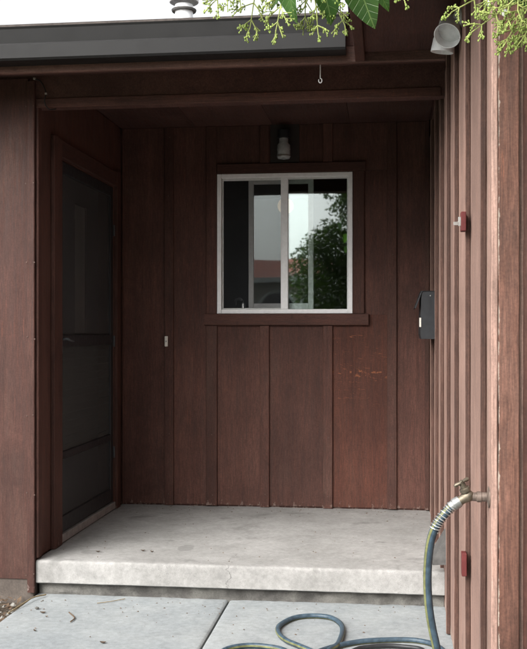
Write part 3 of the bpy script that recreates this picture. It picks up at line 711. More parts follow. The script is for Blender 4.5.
m = MB(); m.lathe([(0.018, 0.012), (0.03, 0.026), (0.065, 0.029), (0.085, 0.015), (0.135, 0.014)], (lx, ly, z0), (0, 0, 1), 16); m.build('bulb', M['floodwhite'], lan, smooth=True)
m = MB(); m.lathe([(0.012, 0.0475), (0.022, 0.0475)], (lx, ly, z0), (0, 0, 1), 20, False); m.build('band', M['steel'], lan, smooth=True)

# twin flood lamp
fp = at_x(459.5, 22, XR - 0.005)
fl = thing('flood_lamp', (XR, fp.y, fp.z), 'white twin flood lamp high on the garage wall under the soffit', 'flood lamp')
m = MB(); m.lathe([(0.0, 0.055), (0.012, 0.055), (0.022, 0.045), (0.03, 0.02)], (XR - 0.0005, fp.y, fp.z), (-1, 0, 0), 20); m.build('base', M['floodwhite'], fl, smooth=True)
def flood(cen, axis, r, ln):
    h = thing('lamp_head', cen, parent=fl); ax = Vector(axis).normalized(); c = Vector(cen)
    m = MB(); m.lathe([(-ln, 0.0), (-ln, r * 0.55), (-ln * 0.75, r * 0.66), (-ln * 0.5, r * 0.7), (-ln * 0.4, r * 0.92), (0, r), (0, r * 0.94), (-ln * 0.3, r * 0.86)], c, ax, 26, False)
    m.build('shade', M['floodwhite'], h, smooth=True)
    m = MB(); m.lathe([(-ln * 0.3, r * 0.86), (-ln * 0.27, r * 0.7), (-ln * 0.24, r * 0.4), (-ln * 0.23, 0.0)], c, ax, 26, False); m.build('lens', M['flood_in'], h, smooth=True)
    e = c - ax * ln; b = Vector((XR - 0.02, fp.y, fp.z))
    m = MB(); m.tube(spline([b, (b + e) / 2 + Vector((0, 0, 0.01)), e + ax * 0.01], 5), 0.013, 8); m.build('knuckle', M['floodwhite'], h, smooth=True)
yl = fp.y
flood(at_y(447.0, 36.0, yl - 0.05), (-0.32, -0.67, -0.67), 0.053, 0.13)
flood(at_y(442.0, 52.5, yl + 0.06), (-0.14, 0.10, -1.0), 0.046, 0.13)

# mailbox
mb0 = 6.0
mp = at_y(427, 339, mb0); mt = at_y(427, 292, mb0)
mbx = thing('mailbox', (XR - 0.06, mb0 + 0.18, mp.z), 'black metal mailbox with its lid ajar on the garage wall', 'mailbox')
X0, X1 = at_y(420.5, 315, mb0).x, XR - 0.001; zb, zt = mp.z, mt.z
m = MB(); pr = [(X1, zb), (X0 + 0.005, zb), (X0 - 0.001, zb + 0.03), (X0 + 0.004, zt - 0.05), (X0 + 0.008, zt), (X1, zt + 0.003)]
vs = [(p[0], mb0, p[1]) for p in pr] + [(p[0], mb0 + 0.36, p[1]) for p in pr]; k = len(pr)
m.add(vs, [(i, (i + 1) % k, k + (i + 1) % k, k + i) for i in range(k)] + [tuple(range(k)), tuple(range(k, 2 * k))]).build('box', M['mailbox'], mbx)
m = MB(); q0, q1 = Vector((X0 + 0.008, 0, zt + 0.006)), Vector((X0 - 0.030, 0, zt - 0.095)); dv = (q1 - q0).normalized(); nv = Vector((dv.z, 0, -dv.x)) * 0.003
vs = []
for yy in (mb0 - 0.006, mb0 + 0.366):
    for p in (q0 - nv, q0 + nv, q1 + nv, q1 - nv): vs.append((p.x, yy, p.z))
m.add(vs, [(0, 1, 2, 3), (4, 5, 6, 7), (0, 1, 5, 4), (1, 2, 6, 5), (2, 3, 7, 6), (3, 0, 4, 7)]).build('lid', M['mailbox'], mbx)
m = MB(); m.box(X0 + 0.002, X1, mb0 - 0.004, mb0 + 0.364, zt + 0.0035, zt + 0.007, 0.001); m.build('top', M['black'], mbx)
m = MB(); zz = at_y(422, 327, mb0).z; m.box(X0 - 0.006, X0 + 0.004, mb0 - 0.003, mb0 + 0.05, zz, zz + 0.055, 0.001); m.build('name_plate', M['ivory'], mbx)
m = MB(); m.tube([(X1 - 0.03, mb0 - 0.004, zt - 0.022), (X1 - 0.03, mb0 + 0.001, zt - 0.022)], 0.004, 8); m.build('rivet', M['steel'], mbx)

# door bell
dp = at_y(167, 346.5, YB)
db = thing('doorbell', (dp.x, YB - BT, dp.z), 'small white doorbell button on the batten beside the screen door', 'doorbell')
m = MB(); m.box(dp.x - 0.011, dp.x + 0.011, YB - BT - 0.011, YB - BT, dp.z, dp.z + 0.072, 0.003); m.build('housing', M['ivory'], db)
m = MB(); m.lathe([(0, 0.006), (0.004, 0.005)], (dp.x, YB - BT - 0.011, dp.z + 0.036), (0, -1, 0), 12); m.build('button', M['alu'], db)

# red brackets
for (u, v0, v1, clip, lab) in ((463.3, 211.5, 231.0, True, 'small red bracket with a silver clip high on the garage wall'), (464.0, 553.5, 576.5, False, 'small red block low on the garage wall below the tap')):
    p0 = at_x(u + 2.5, v1, XR - 0.03); p1 = at_x(u + 2.5, v0, XR - 0.03); y = gb[1] - 0.046
    p0 = at_y(u, v1, y); p1 = at_y(u, v0, y)
    rb = thing('wall_bracket', (XR, y, p0.z), lab, 'bracket', 'red brackets on the garage wall')
    m = MB(); m.box(p0.x - 0.007, p0.x + 0.010, y, y + 0.045, p0.z, p1.z, 0.002); m.build('block', M['red'], rb)
    if clip:
        cz = (p0.z + p1.z) / 2; cx_ = p0.x - 0.007
        m = MB(); m.box(cx_ - 0.010, cx_ - 0.0005, y + 0.004, y + 0.007, cz - 0.016, cz + 0.016, 0.001); m.box(cx_ - 0.026, cx_ - 0.0105, y + 0.003, y + 0.006, cz - 0.013, cz - 0.001, 0.001); m.build('clip', M['steel'], rb)

# vent hood low on the wall
vy = 4.86; vb = at_y(440, 567, vy).z; vt = at_y(447, 536, vy).z; vx = at_y(432.5, 560, vy).x
vh = thing('vent_hood', (XR, vy, vb), 'grey sloping vent hood low on the garage wall behind the hose', 'vent hood')
m = MB(); pr = [(XR - 0.0005, vb + 0.012), (vx, vb + 0.008), (vx - 0.002, vb + 0.03), (XR - 0.0005, vt)]; ln = 0.2
vs = [(p[0], vy, p[1]) for p in pr] + [(p[0], vy + ln, p[1]) for p in pr]
m.add(vs, [(0, 1, 2, 3), (4, 5, 6, 7)] + [(i, (i + 1) % 4, 4 + (i + 1) % 4, 4 + i) for i in range(4)]).build('hood', M['ventgrey'], vh)
m = MB(); m.box(XR - 0.006, XR - 0.0006, vy - 0.012, vy - 0.0005, vb - 0.005, vt + 0.012, 0.001); m.build('flange', M['ventgrey'], vh)

# cable with clips at the corner of the porch
yc = YF - 0.026
pts = [at_y(34.5, 79, YF - 0.024), at_y(40, 81, yc), at_y(44, 87, yc), at_y(46, 94, yc), at_y(44.5, 100, yc), at_y(46, 106, YF - 0.02), at_y(50, 109.5, YF - 0.01), at_y(56, 109, YF + 0.02)]
cab = thing('cable', pts[3], 'thin dark cable curling round the top of the porch corner', 'cable')
m = MB(); m.tube(spline(pts, 8), 0.0035, 8); m.build('wire', M['gutter'], cab, smooth=True)
for p in (pts[0], pts[3]):
    m = MB(); m.box(p.x - 0.006, p.x + 0.006, p.y - 0.006, p.y + 0.012, p.z - 0.004, p.z + 0.006, 0.001); m.build('clip', M['steel'], cab)

# hanging hook under the eave
hy = 4.82; hz = 2.662 + (hy - FY - 0.032) * 0.21; hx = at_y(320.3, 65, hy).x; zb = at_y(320, 83, hy).z
m = MB(); m.tube([(hx, hy, hz + 0.004), (hx, hy, zb + 0.022)] + [(hx + 0.008 * math.sin(t) , hy, zb + 0.011 + 0.011 * math.cos(t)) for t in [k * math.pi * 2 / 12 for k in range(0, 11)]], 0.0028, 8)
tag(m.build('ceiling_hook', M['floodwhite'], smooth=True), 'small white hook hanging under the eave', 'hook')

# ------------------------------------------------------------------ tap and hose
ty = 2.735; tp = at_y(492, 497, ty); tz = tp.z; xw = XR - 0.019
tapo = thing('tap', (xw, ty, tz), 'brass garden tap on the garage wall near the corner', 'tap')
m = MB(); m.lathe([(0.0, 0.028), (0.003, 0.028), (0.006, 0.014), (0.008, 0.0115)], (xw + 0.0005, ty, tz), (-1, 0, 0), 18); m.build('flange', M['copper'], tapo, smooth=True)
m = MB(); m.lathe([(0.0, 0.0125), (0.016, 0.0125), (0.017, 0.0145), (0.028, 0.0145), (0.03, 0.0115), (0.046, 0.0115)], (xw - 0.004, ty, tz), (-1, 0, 0), 14); m.build('pipe', M['copper'], tapo, smooth=True)
# body: bulb, outlet angled down and to the left, bonnet angled up
bc = Vector((xw - 0.056, ty, tz + 0.002)); od = Vector((-0.80, -0.05, -0.52)).normalized(); bd = Vector((-0.42, -0.18, 0.88)).normalized()
m = MB(); m.lathe([(-0.017, 0.0), (-0.014, 0.009), (-0.006, 0.0155), (0.004, 0.0165), (0.012, 0.0135), (0.02, 0.0125), (0.03, 0.0135)], bc, od, 16, False)
m.lathe([(0.0, 0.0125), (0.014, 0.0125), (0.015, 0.015), (0.024, 0.0145), (0.026, 0.009), (0.036, 0.0085)], bc, bd, 12); m.build('body', M['brass'], tapo, smooth=True)
hc = bc + bd * 0.042; m = MB(); m.lathe([(-0.008, 0.0055), (0.004, 0.0055), (0.006, 0.003)], hc, bd, 10)
hv = Vector((0.80, 0.25, 0.42)).normalized()
m.tube([hc - hv * 0.023, hc - hv * 0.019, hc, hc + hv * 0.019, hc + hv * 0.023], 0.004, 8, rr=[0.003, 0.006, 0.0042, 0.006, 0.003]); m.build('handle', M['brass'], tapo, smooth=True)
# hose: coupling, spring guard, hose dropping out of frame and coiling on the walk
hr = 0.0115
q = bc + od * 0.030
hose = thing('garden_hose', (0.15, 3.6, 0.0), 'blue hose with yellow stripe hanging from the tap and coiled on the walk', 'hose')
m = MB(); m.lathe([(-0.004, 0.0150), (0.004, 0.0160), (0.014, 0.0160), (0.016, 0.0138), (0.026, 0.0138)], q, od, 16); m.build('coupling', M['tapsteel'], hose, smooth=True)
s0 = q + od * 0.02
P = [s0, at_y(447, 511, ty), at_y(437.5, 523, ty), at_y(431.5, 537, ty + 0.01), at_y(428.3, 556, ty + 0.02), at_y(427.2, 580, ty + 0.03), at_y(428.5, 605, ty + 0.04), at_y(432.0, 628, ty + 0.05), at_y(437.0, 652, ty + 0.06)]
e = P[-1]
ground_r = hr + 0.001
def gz(u, v, h=ground_r): return at_z(u, v, h)
P += [Vector((e.x + 0.02, e.y + 0.08, 0.36)), Vector((e.x + 0.035, e.y + 0.2, 0.20)), Vector((e.x + 0.03, e.y + 0.42, 0.06)), Vector((e.x + 0.02, e.y + 0.70, ground_r + 0.004)), Vector((0.20, 3.92, ground_r)),
      Vector((0.245, 4.16, ground_r)), gz(444, 652), gz(434, 644.5), gz(418, 640.5), gz(398, 639.5), gz(370, 640.5), gz(350, 643), gz(332, 647, ground_r + 0.004), gz(314, 653, ground_r + 0.018)]
l1 = gz(290, 662, ground_r)
P += [l1, gz(268, 672), Vector((l1.x - 0.28, 3.8, ground_r)), Vector((-0.62, 3.5, ground_r)), Vector((-0.40, 3.28, ground_r)), Vector((-0.02, 3.35, ground_r)), Vector((0.08, 3.7, ground_r)), Vector((0.0, 4.0, ground_r + 0.006)),
      gz(330, 655, ground_r + 0.010), gz(338, 643.5, ground_r + 0.006), gz(342.3, 632), gz(340.5, 623.5), gz(330, 617.2), gz(311, 615.6), gz(293, 618), gz(280, 625), gz(278.5, 632.5), gz(286, 640), gz(300, 646, ground_r), gz(316, 653, ground_r), gz(330, 662, ground_r),
      Vector((0.10, 4.02, ground_r)), Vector((0.19, 3.75, ground_r)), Vector((0.12, 3.35, ground_r)), Vector((-0.15, 3.08, ground_r)), Vector((-0.55, 3.15, ground_r)), Vector((-0.78, 3.55, ground_r)), Vector((-0.82, 4.0, ground_r)), gz(214, 656), gz(228, 648.5), gz(245, 645.5), gz(264, 646), gz(284, 650), gz(300, 660)]
P += [Vector((-0.1, 4.05, 0.035)), Vector((0.02, 3.8, ground_r)), Vector((-0.05, 3.5, ground_r)), Vector((-0.3, 3.42, ground_r)), Vector((-0.52, 3.7, ground_r)), Vector((-0.36, 4.02, ground_r + 0.01))]
path = spline(P, 10)
m = MB(); m.tube(path, hr, 12); m.build('tube', M['hose'], hose, smooth=True)
for a_ in (2.3, 4.9):
    m = MB(); m.tube(path, hr + 0.0006, 3, a0=a_, a1=a_ + 0.65); m.build('stripe', M['hose_stripe'], hose, smooth=True, recalc=False)
# spring: helix round the first stretch
cum = 0.0; hel = []; prev = path[0]; N = None
sp_len = (at_y(434.5, 529, ty) - s0).length * 1.06; turns = 10
dens = []
for i in range(len(path) - 1):
    for k in range(30):
        dens.append(path[i].lerp(path[i + 1], k / 30))
    if i > 40: break
for i in range(1, len(dens)):
    cum += (dens[i] - dens[i - 1]).length
    if cum > sp_len: break
    T = (dens[i] - dens[i - 1]).normalized(); A = T.cross(Vector((0, 1, 0))).normalized(); B = T.cross(A)
    if i % 3 == 0:
        tt = cum / sp_len; an = (tt + 0.035 * math.sin(tt * 9)) * turns * 2 * math.pi; rr_ = hr + 0.0026 + 0.003 * max(0, cum / sp_len - 0.8) * 5 * 0.4
        hel.append(dens[i] + (A * math.cos(an) + B * math.sin(an)) * rr_)
m = MB(); m.tube(hel, 0.0017, 6); m.build('spring_guard', M['steel'], hose, smooth=True)
# second, dark hose lying among the loops
m = MB(); dk = [gz(352, 651), gz(362, 647.5), gz(385, 645.5), gz(405, 646.5), gz(424, 651), Vector((0.14, 4.1, ground_r)), Vector((0.05, 3.9, ground_r)), Vector((-0.08, 3.92, ground_r)), Vector((-0.14, 4.1, ground_r))]
m.tube(spline(dk, 8), 0.0095, 10); tag(m.build('cable_loop', M['black'], smooth=True), 'short dark cable lying inside the hose loops on the walk', 'cable')

# ------------------------------------------------------------------ litter
def drop(name, u, v, zz, lab, cat, kind, size, rot, grp=None):
    p = at_z(u, v, zz); m = MB(); c, s = math.cos(rot), math.sin(rot)
    if kind == 'leaf':
        vs = []; fs = []; n = 6
        for i in range(n + 1):
            t_ = i / n; w_ = size * 0.32 * math.sin(math.pi * min(0.98, t_ * 0.95 + 0.03)); x = (t_ - 0.5) * size
            for k in (-1, 0, 1):
                y = k * w_; z_ = 0.003 + (0.25 * abs(k) * w_) + 0.006 * (t_ - 0.5) ** 2 * 4
                vs.append((p.x + x * c - y * s, p.y + x * s + y * c, zz + z_))
        n3 = len(vs); vs += [(a[0], a[1], a[2] - 0.0012) for a in vs]
        for i in range(n):
            for k in range(2):
                q = (i * 3 + k, i * 3 + k + 1, i * 3 + k + 4, i * 3 + k + 3); fs.append(q); fs.append(tuple(n3 + j for j in reversed(q)))
        m.add(vs, fs); o = m.build(name, M['leafdry'], smooth=True, recalc=False)
    elif kind == 'pebble':
        bm = bmesh.new(); bmesh.ops.create_icosphere(bm, subdivisions=2, radius=size)
        vs = [(p.x + v_.co.x * (1 + 0.3 * nz(v_.co.x * 60, v_.co.y * 60, u)), p.y + v_.co.y * 0.8, zz + size * 0.55 + v_.co.z * 0.6 * (1 + 0.3 * nz(v_.co.x * 60, u, 1))) for v_ in bm.verts]
        m.add(vs, [[x.index for x in f.verts] for f in bm.faces]); bm.free(); o = m.build(name, M['footing'], smooth=True)
    else:
        pts = [at_z(a, b, zz + 0.004) for (a, b) in size]; m.tube(spline(pts, 5), 0.0019 if kind == 'straw' else 0.0032, 6); o = m.build(name, M[kind], smooth=True)
    tag(o, lab, cat, grp)
drop('twig', 72, 615, 0, 'bent brown twig lying on the left walkway slab', 'twig', 'leafdry', [(69, 612), (74.5, 617.5), (70.5, 621.5)], 0)
drop('pebble', 37, 609, 0, 'dark pebble on the walkway near the porch corner', 'pebble', 'pebble', 0.011, 0)
drop('dry_leaf', 43, 613, 0, 'small dark leaf scrap just right of the dark pebble', 'leaf', 'leaf', 0.03, 0.1)
drop('dry_leaf', 46.5, 617, 0, 'tiny leaf crumb below the scrap by the pebble', 'leaf', 'leaf', 0.014, 1.0)
drop('dry_leaf', 35, 631, 0, 'tiny brown leaf near the left edge of the walkway', 'leaf', 'leaf', 0.018, -0.4)
drop('dry_leaf', 103, 643, 0, 'thin brown leaf at the front of the left walkway slab', 'leaf', 'leaf', 0.03, 0.0)
drop('dry_leaf', 98, 552, ZS, 'brown leaf scrap on the porch slab near the door', 'leaf', 'leaf', 0.026, 0.3)
drop('dry_leaf', 143, 551, ZS, 'brown leaf scrap left of the middle of the porch slab', 'leaf', 'leaf', 0.026, 0.2)
drop('dry_leaf', 152, 552, ZS, 'smaller leaf scrap beside another on the porch slab', 'leaf', 'leaf', 0.02, -0.3)
drop('straw', 110, 600, 0, 'pale straw lying on the walkway below the step', 'straw', 'straw', [(97, 603), (112, 601), (125, 598.5)], 0)
m = MB(); rg = random.Random(21)
for i in range(230):
    if rg.random() < 0.55: x = rg.uniform(XL + 0.05, XR - 0.05); y = YB - 0.03 - abs(rg.gauss(0, 0.12)) if rg.random() < 0.45 else rg.uniform(YF + 0.05, YB - 0.03); z = ZS + 0.001
    else: x = rg.uniform(-1.8, XR - 0.03); y = YF + 0.02 - abs(rg.gauss(0, 0.25)); z = 0.0012
    if y < 4.0: continue
    r_ = rg.uniform(0.0012, 0.0038); a = rg.uniform(0, 6.28); st = rg.uniform(1, 2.4)
    m.add([(x + r_ * st * math.cos(a), y + r_ * st * math.sin(a), z), (x - r_ * math.sin(a), y + r_ * math.cos(a), z), (x - r_ * st * math.cos(a), y - r_ * st * math.sin(a), z), (x + r_ * math.sin(a), y - r_ * math.cos(a), z), (x, y, z + r_ * 1.1)], [(0, 1, 4), (1, 2, 4), (2, 3, 4), (3, 0, 4)])
tag(m.build('grit', M['leafdry'], recalc=False), 'fine grit and crumbs scattered over the porch slab and walkway', 'grit', kind='stuff')
# leaf litter and gravel in the bed left of the walk
m = MB(); rl = random.Random(3)
for i in range(900):
    x = rl.uniform(-2.6, -1.86); y = rl.uniform(3.7, 5.05); s = rl.uniform(0.008, 0.03); an = rl.uniform(0, 6.28); z = -0.03 + rl.uniform(0, 0.022)
    c, si = math.cos(an), math.sin(an); tl = rl.uniform(-0.5, 0.5)
    m.add([(x + (a * c - b * si) * s, y + (a * si + b * c) * s, z + a * tl * s + 0.006) for (a, b) in ((-1, 0), (-0.2, -0.42), (1, 0), (0.1, 0.42))], [(0, 1, 2, 3)])
tag(m.build('leaf_litter', M['leafdry'], recalc=False), 'dry leaf litter along the left edge of the walkway', 'leaf litter', kind='stuff')
m = MB()
for i in range(260):
    x = rl.uniform(-2.6, -1.86); y = rl.uniform(3.7, 5.05); s = rl.uniform(0.006, 0.018); z = -0.032
    vs = [(x + s * math.cos(k * 1.257) * rl.uniform(0.7, 1.2), y + s * math.sin(k * 1.257) * rl.uniform(0.7, 1.2), z) for k in range(5)] + [(x + s * 0.2, y, z + s * 1.1)]
    m.add(vs, [(k, (k + 1) % 5, 5) for k in range(5)])
tag(m.build('gravel', M['stone'], smooth=False), 'small stones among the leaf litter left of the walkway', 'gravel', kind='stuff')
m = MB(); m.tube(spline([at_z(8, 613, 0.0), at_z(22, 604, 0.012), at_z(34, 597, 0.016), at_z(46, 594.5, 0.01)], 6), 0.0038, 6)
tag(m.build('dry_straw', M['straw'], smooth=True), 'pale dry stem lying along the corner by the plinth', 'straw')

# ------------------------------------------------------------------ flowering shrub hanging into the top of the view
shrub = thing('flowering_tree', (0.85, 1.75, -0.04), 'small tree hanging green flower sprays and leaves before the eave', 'tree')
rs = random.Random(11)
m = MB()
tr = spline([(0.85, 1.75, -0.06), (0.83, 1.76, 0.7), (0.88, 1.80, 1.4), (0.80, 1.85, 2.05), (0.62, 1.95, 2.45), (0.35, 2.05, 2.66)], 8)
m.tube(tr, 0.04, 10, rr=[0.055 - 0.040 * i / (len(tr) - 1) for i in range(len(tr))])
b2 = spline([(0.62, 1.95, 2.45), (0.30, 2.12, 2.48), (0.0, 2.22, 2.42), (-0.2, 2.28, 2.36), (-0.36, 2.3, 2.30)], 8); m.tube(b2, 0.01, 8, rr=[0.014 - 0.010 * i / (len(b2) - 1) for i in range(len(b2))])
b3 = spline([(0.80, 1.85, 2.05), (0.62, 2.0, 2.25), (0.42, 2.1, 2.33), (0.25, 2.14, 2.30)], 8); m.tube(b3, 0.01, 8, rr=[0.014 - 0.008 * i / (len(b3) - 1) for i in range(len(b3))])
m.build('trunk', M['bark'], shrub, smooth=True)
def leafmesh():
    vs = []; fs = []; n, w_ = 9, 4
    for i in range(n + 1):
        t_ = i / n; wd = 0.29 * (math.sin(math.pi * t_ ** 0.75) ** 0.8) * (1 - 0.12 * t_) if 0 < t_ < 1 else 0.004
        for k in range(w_ + 1):
            s = (k / w_ - 0.5) * 2; vs.append((s * wd, 0.10 * abs(s) * wd * 3 - 0.22 * (t_ ** 2) * 0.5 + 0.02 * math.sin(t_ * 9 + s), t_))
    for i in range(n):
        for k in range(w_): fs.append((i * (w_ + 1) + k, i * (w_ + 1) + k + 1, (i + 1) * (w_ + 1) + k + 1, (i + 1) * (w_ + 1) + k))
    vs += [(0.012, 0, 0), (-0.012, 0, 0), (-0.008, 0.02, -0.22), (0.008, 0.02, -0.22)]; k = len(vs); fs.append((k - 4, k - 3, k - 2, k - 1))
    me = bpy.data.meshes.new('leaf'); me.from_pydata(vs, [], fs); me.polygons.foreach_set('use_smooth', [True] * len(me.polygons)); me.materials.append(M['leaf']); return me
LM = leafmesh()
def leaf(base, tip, roll, wide=1.0):
    base, tip = Vector(base), Vector(tip); d = tip - base; L = d.length; z = d.normalized()
    x = Vector((1, 0, 0)); x = (x - z * x.dot(z)).normalized(); y = z.cross(x)
    c, s = math.cos(roll), math.sin(roll); x2 = x * c + y * s; y2 = z.cross(x2)
    o = bpy.data.objects.new('leaf', LM); COL.objects.link(o); o.parent = shrub
    mt = Matrix((x2 * L * wide, y2 * L, z * L)).transposed().to_4x4(); mt.translation = base - WP[shrub.name]; o.matrix_local = mt
yL = 2.25
for (ub, vb, ut, vt, roll, wd, dy) in ((281, -34, 294, 24, 0.5, 0.75, 0), (318, -42, 334, 25, -0.55, 0.95, 0.03), (352, -32, 374, 29, 0.15, 1.0, -0.03), (372, -22, 390, 12, -0.3, 0.7, 0.0), (300, -30, 268, 8, 0.8, 0.7, 0.05), (520, -40, 510, 6, 0.3, 0.9, 0.0), (505, -34, 534, 10, -0.4, 1.0, 0.02),
                                       (400, -40, 412, 1, 0.5, 0.8, 0.05), (345, -45, 318, 0, 0.9, 0.8, -0.05), (440, -50, 425, -8, 0.2, 1, 0), (470, -60, 480, -10, -0.2, 1, 0.04)):
    leaf(at_y(ub, vb, yL + dy - 0.03), at_y(ut, vt, yL + dy), roll, wd)
for i in range(150):        # rest of the crown above and right of the frame
    c = rs.choice(list(tr[26:]) + list(b2) + list(b3)); bse = Vector(c) + Vector((rs.uniform(-0.2, 0.25), rs.uniform(-0.35, 0.2), rs.uniform(0.05, 0.5)))
    tip = bse + Vector((rs.uniform(-0.08, 0.08), rs.uniform(-0.08, 0.08), rs.uniform(-0.12, -0.03))).normalized() * rs.uniform(0.09, 0.15)
    pv = tip - Vector((0, 0, HC)); zc = -pv.x * SY + pv.y * CY
    if zc > 0 and (HC + 0.355 * zc) > min(tip.z, bse.z): continue
    leaf(bse, tip, rs.uniform(-1.2, 1.2), rs.uniform(0.75, 1.05))

def ico(c, r):
    t_ = (1 + 5 ** 0.5) / 2; k = r / 1.9
    vs = [(-1, t_, 0), (1, t_, 0), (-1, -t_, 0), (1, -t_, 0), (0, -1, t_), (0, 1, t_), (0, -1, -t_), (0, 1, -t_), (t_, 0, -1), (t_, 0, 1), (-t_, 0, -1), (-t_, 0, 1)]
    fs = [(0, 11, 5), (0, 5, 1), (0, 1, 7), (0, 7, 10), (0, 10, 11), (1, 5, 9), (5, 11, 4), (11, 10, 2), (10, 7, 6), (7, 1, 8), (3, 9, 4), (3, 4, 2), (3, 2, 6), (3, 6, 8), (3, 8, 9), (4, 9, 5), (2, 4, 11), (6, 2, 10), (8, 6, 7), (9, 8, 1)]
    return [(c[0] + a * k, c[1] + b * k, c[2] + d * k * 1.25) for a, b, d in vs], fs
def spray(start, end, nodes, side, ssc=1.0, petals=0):
    """a drooping flower panicle: axis, paired side branches, twiglets tipped with buds"""
    start, end = Vector(start), Vector(end); mst, mbd, mpt = MB(), MB(), MB(); ax = end - start; L = ax.length
    mid = (start + end) / 2 + Vector((rs.uniform(-.06, .06), rs.uniform(-.06, .06), rs.uniform(-0.04, 0.08))) * L * 2
    axp = spline([start, mid, end], 10); mst.tube(axp, 0.0016, 5, rr=[0.0024 - 0.0012 * i / (len(axp) - 1) for i in range(len(axp))])
    def bud(p):
        mbd.add(*ico(p, rs.uniform(0.0015, 0.0027)))
    def twig(p, d, ln, lev):
        p = Vector(p); d = d.normalized()
        e = p + d * ln + Vector((0, 0, -0.12 * ln)); md = (p + e) / 2 + Vector((rs.uniform(-1, 1), rs.uniform(-1, 1), rs.uniform(-1, 1))) * ln * 0.1
        mst.tube([p, md, e], 0.001, 4, rr=[0.0011, 0.001, 0.0008] if lev else [0.0015, 0.0013, 0.0011])
        if lev >= 2: bud(e); return
        k = 3 if lev == 0 else 2
        for i in range(k):
            q = p.lerp(md, i / k * 2) if i / k < 0.5 else md.lerp(e, (i / k - 0.5) * 2)
            if i == 0 and lev == 0: continue
            for sg in (-1, 1):
                if rs.random() < 0.2: continue
                pr_ = d.cross(Vector((rs.uniform(-1, 1), rs.uniform(-1, 1), rs.uniform(-1, 1)))).normalized()
                twig(q, d * rs.uniform(0.5, 1.0) + pr_ * sg * rs.uniform(0.5, 1.0), ln * rs.uniform(0.32, 0.52), lev + 1)
        bud(e)
    for i in range(nodes):
        t_ = (i + 0.6) / nodes; p = axp[min(len(axp) - 1, int(t_ * (len(axp) - 1)))]; d0 = ax.normalized()
        for sg in (-1, 1):
            pr_ = d0.cross(Vector((rs.uniform(-.3, .3), 1, rs.uniform(-.3, .3)))).normalized() * sg
            twig(p, d0 * rs.uniform(0.35, 0.8) + pr_ * rs.uniform(0.6, 1.0) + Vector((0, rs.uniform(-.4, .4), -0.2)), side * 1.35 * ssc * (1.1 - 0.6 * t_) * rs.uniform(0.75, 1.15), 0)
    twig(axp[-1], ax, side * 0.5, 0)
    o = mst.build('spray', M['stem'], shrub, smooth=True, recalc=False); tag(mbd.build('buds', M['bud'], o, smooth=True, recalc=False), kind='stuff')
    if petals:
        for i in range(petals):
            p = at_y(*[(505, 13), (488, 3)][i], 2.2); mpt.add(*ico(p, 0.008))
        mpt.build('petal', M['petal'], o, smooth=True, recalc=False)
Y2 = 2.27
for (u0, v0, u1, v1, nn, sd_, dy) in ((262, -45, 212, 4, 5, 0.05, 0.0), (280, -45, 250, 28, 5, 0.055, 0.04), (300, -40, 276, 30, 5, 0.05, -0.02), (318, -40, 305, 24, 4, 0.045, 0.05), (330, -30, 345, 26, 4, 0.04, 0.02), (300, -30, 318, 33, 4, 0.035, 0.0),
                                      (390, -40, 405, 2, 3, 0.03, 0.0)):
    spray(at_y(u0, v0, Y2 + dy), at_y(u1, v1, Y2 + dy), nn, sd_)
for i, (u0, v0, u1, v1, nn, sd_, dy) in enumerate(((520, -30, 452, 12, 5, 0.05, 0.0), (530, -20, 475, 30, 5, 0.055, -0.03), (545, -10, 505, 44, 5, 0.05, 0.02), (550, 5, 522, 40, 4, 0.05, 0.0), (515, -45, 490, 10, 5, 0.05, 0.05))):
    spray(at_y(u0, v0, 2.2 + dy), at_y(u1, v1, 2.2 + dy), nn, sd_, 0.9, 2 if i == 0 else 0)

# ------------------------------------------------------------------ inside the room
gp_ = at_y(285.5, 206, 8.6)
pl = thing('pendant_lamp', (gp_.x, 8.6, 2.75), 'lit round pendant lamp seen inside through the window', 'lamp')
m = MB(); m.lathe([(-0.07 * math.cos(t), max(0.0, 0.07 * math.sin(t))) for t in [math.pi * k / 14 for k in range(15)]], gp_, (0, 0, 1), 20, False); m.build('globe', M['globe'], pl, smooth=True)
m = MB(); m.tube([(gp_.x, 8.6, gp_.z + 0.08), (gp_.x, 8.6, 2.749)], 0.006, 6); m.build('cord', M['black'], pl)
m = MB(); m.lathe([(0, 0.05), (0.02, 0.045), (0.035, 0.015)], (gp_.x, 8.6, 2.749), (0, 0, -1), 16); m.build('canopy', M['black'], pl, smooth=True)
# worktop with a kitchen tap behind the sash
m = MB(); m.box(-2.4, 1.0, YB + 0.16, YB + 0.75, 0.21, WZ0 - 0.02, 0.004); tag(m.build('worktop', M['room']), 'dark kitchen worktop inside below the window', 'worktop')
kp = at_y(243.5, 310, YB + 0.22); kz = WZ0 - 0.02
kt = thing('kitchen_tap', (kp.x, YB + 0.22, kz), 'small pale kitchen tap inside the lower left of the window', 'tap')
m = MB(); m.lathe([(0, 0.03), (0.012, 0.03), (0.02, 0.018), (0.09, 0.016), (0.1, 0.012)], (kp.x, YB + 0.22, kz), (0, 0, 1), 14); m.build('body', M['steel'], kt, smooth=True)
m = MB(); m.tube(spline([(kp.x, YB + 0.22, kz + 0.085), (kp.x - 0.02, YB + 0.24, kz + 0.125), (kp.x - 0.06, YB + 0.28, kz + 0.125), (kp.x - 0.07, YB + 0.3, kz + 0.09)], 6), 0.009, 8); m.build('spout', M['steel'], kt, smooth=True)

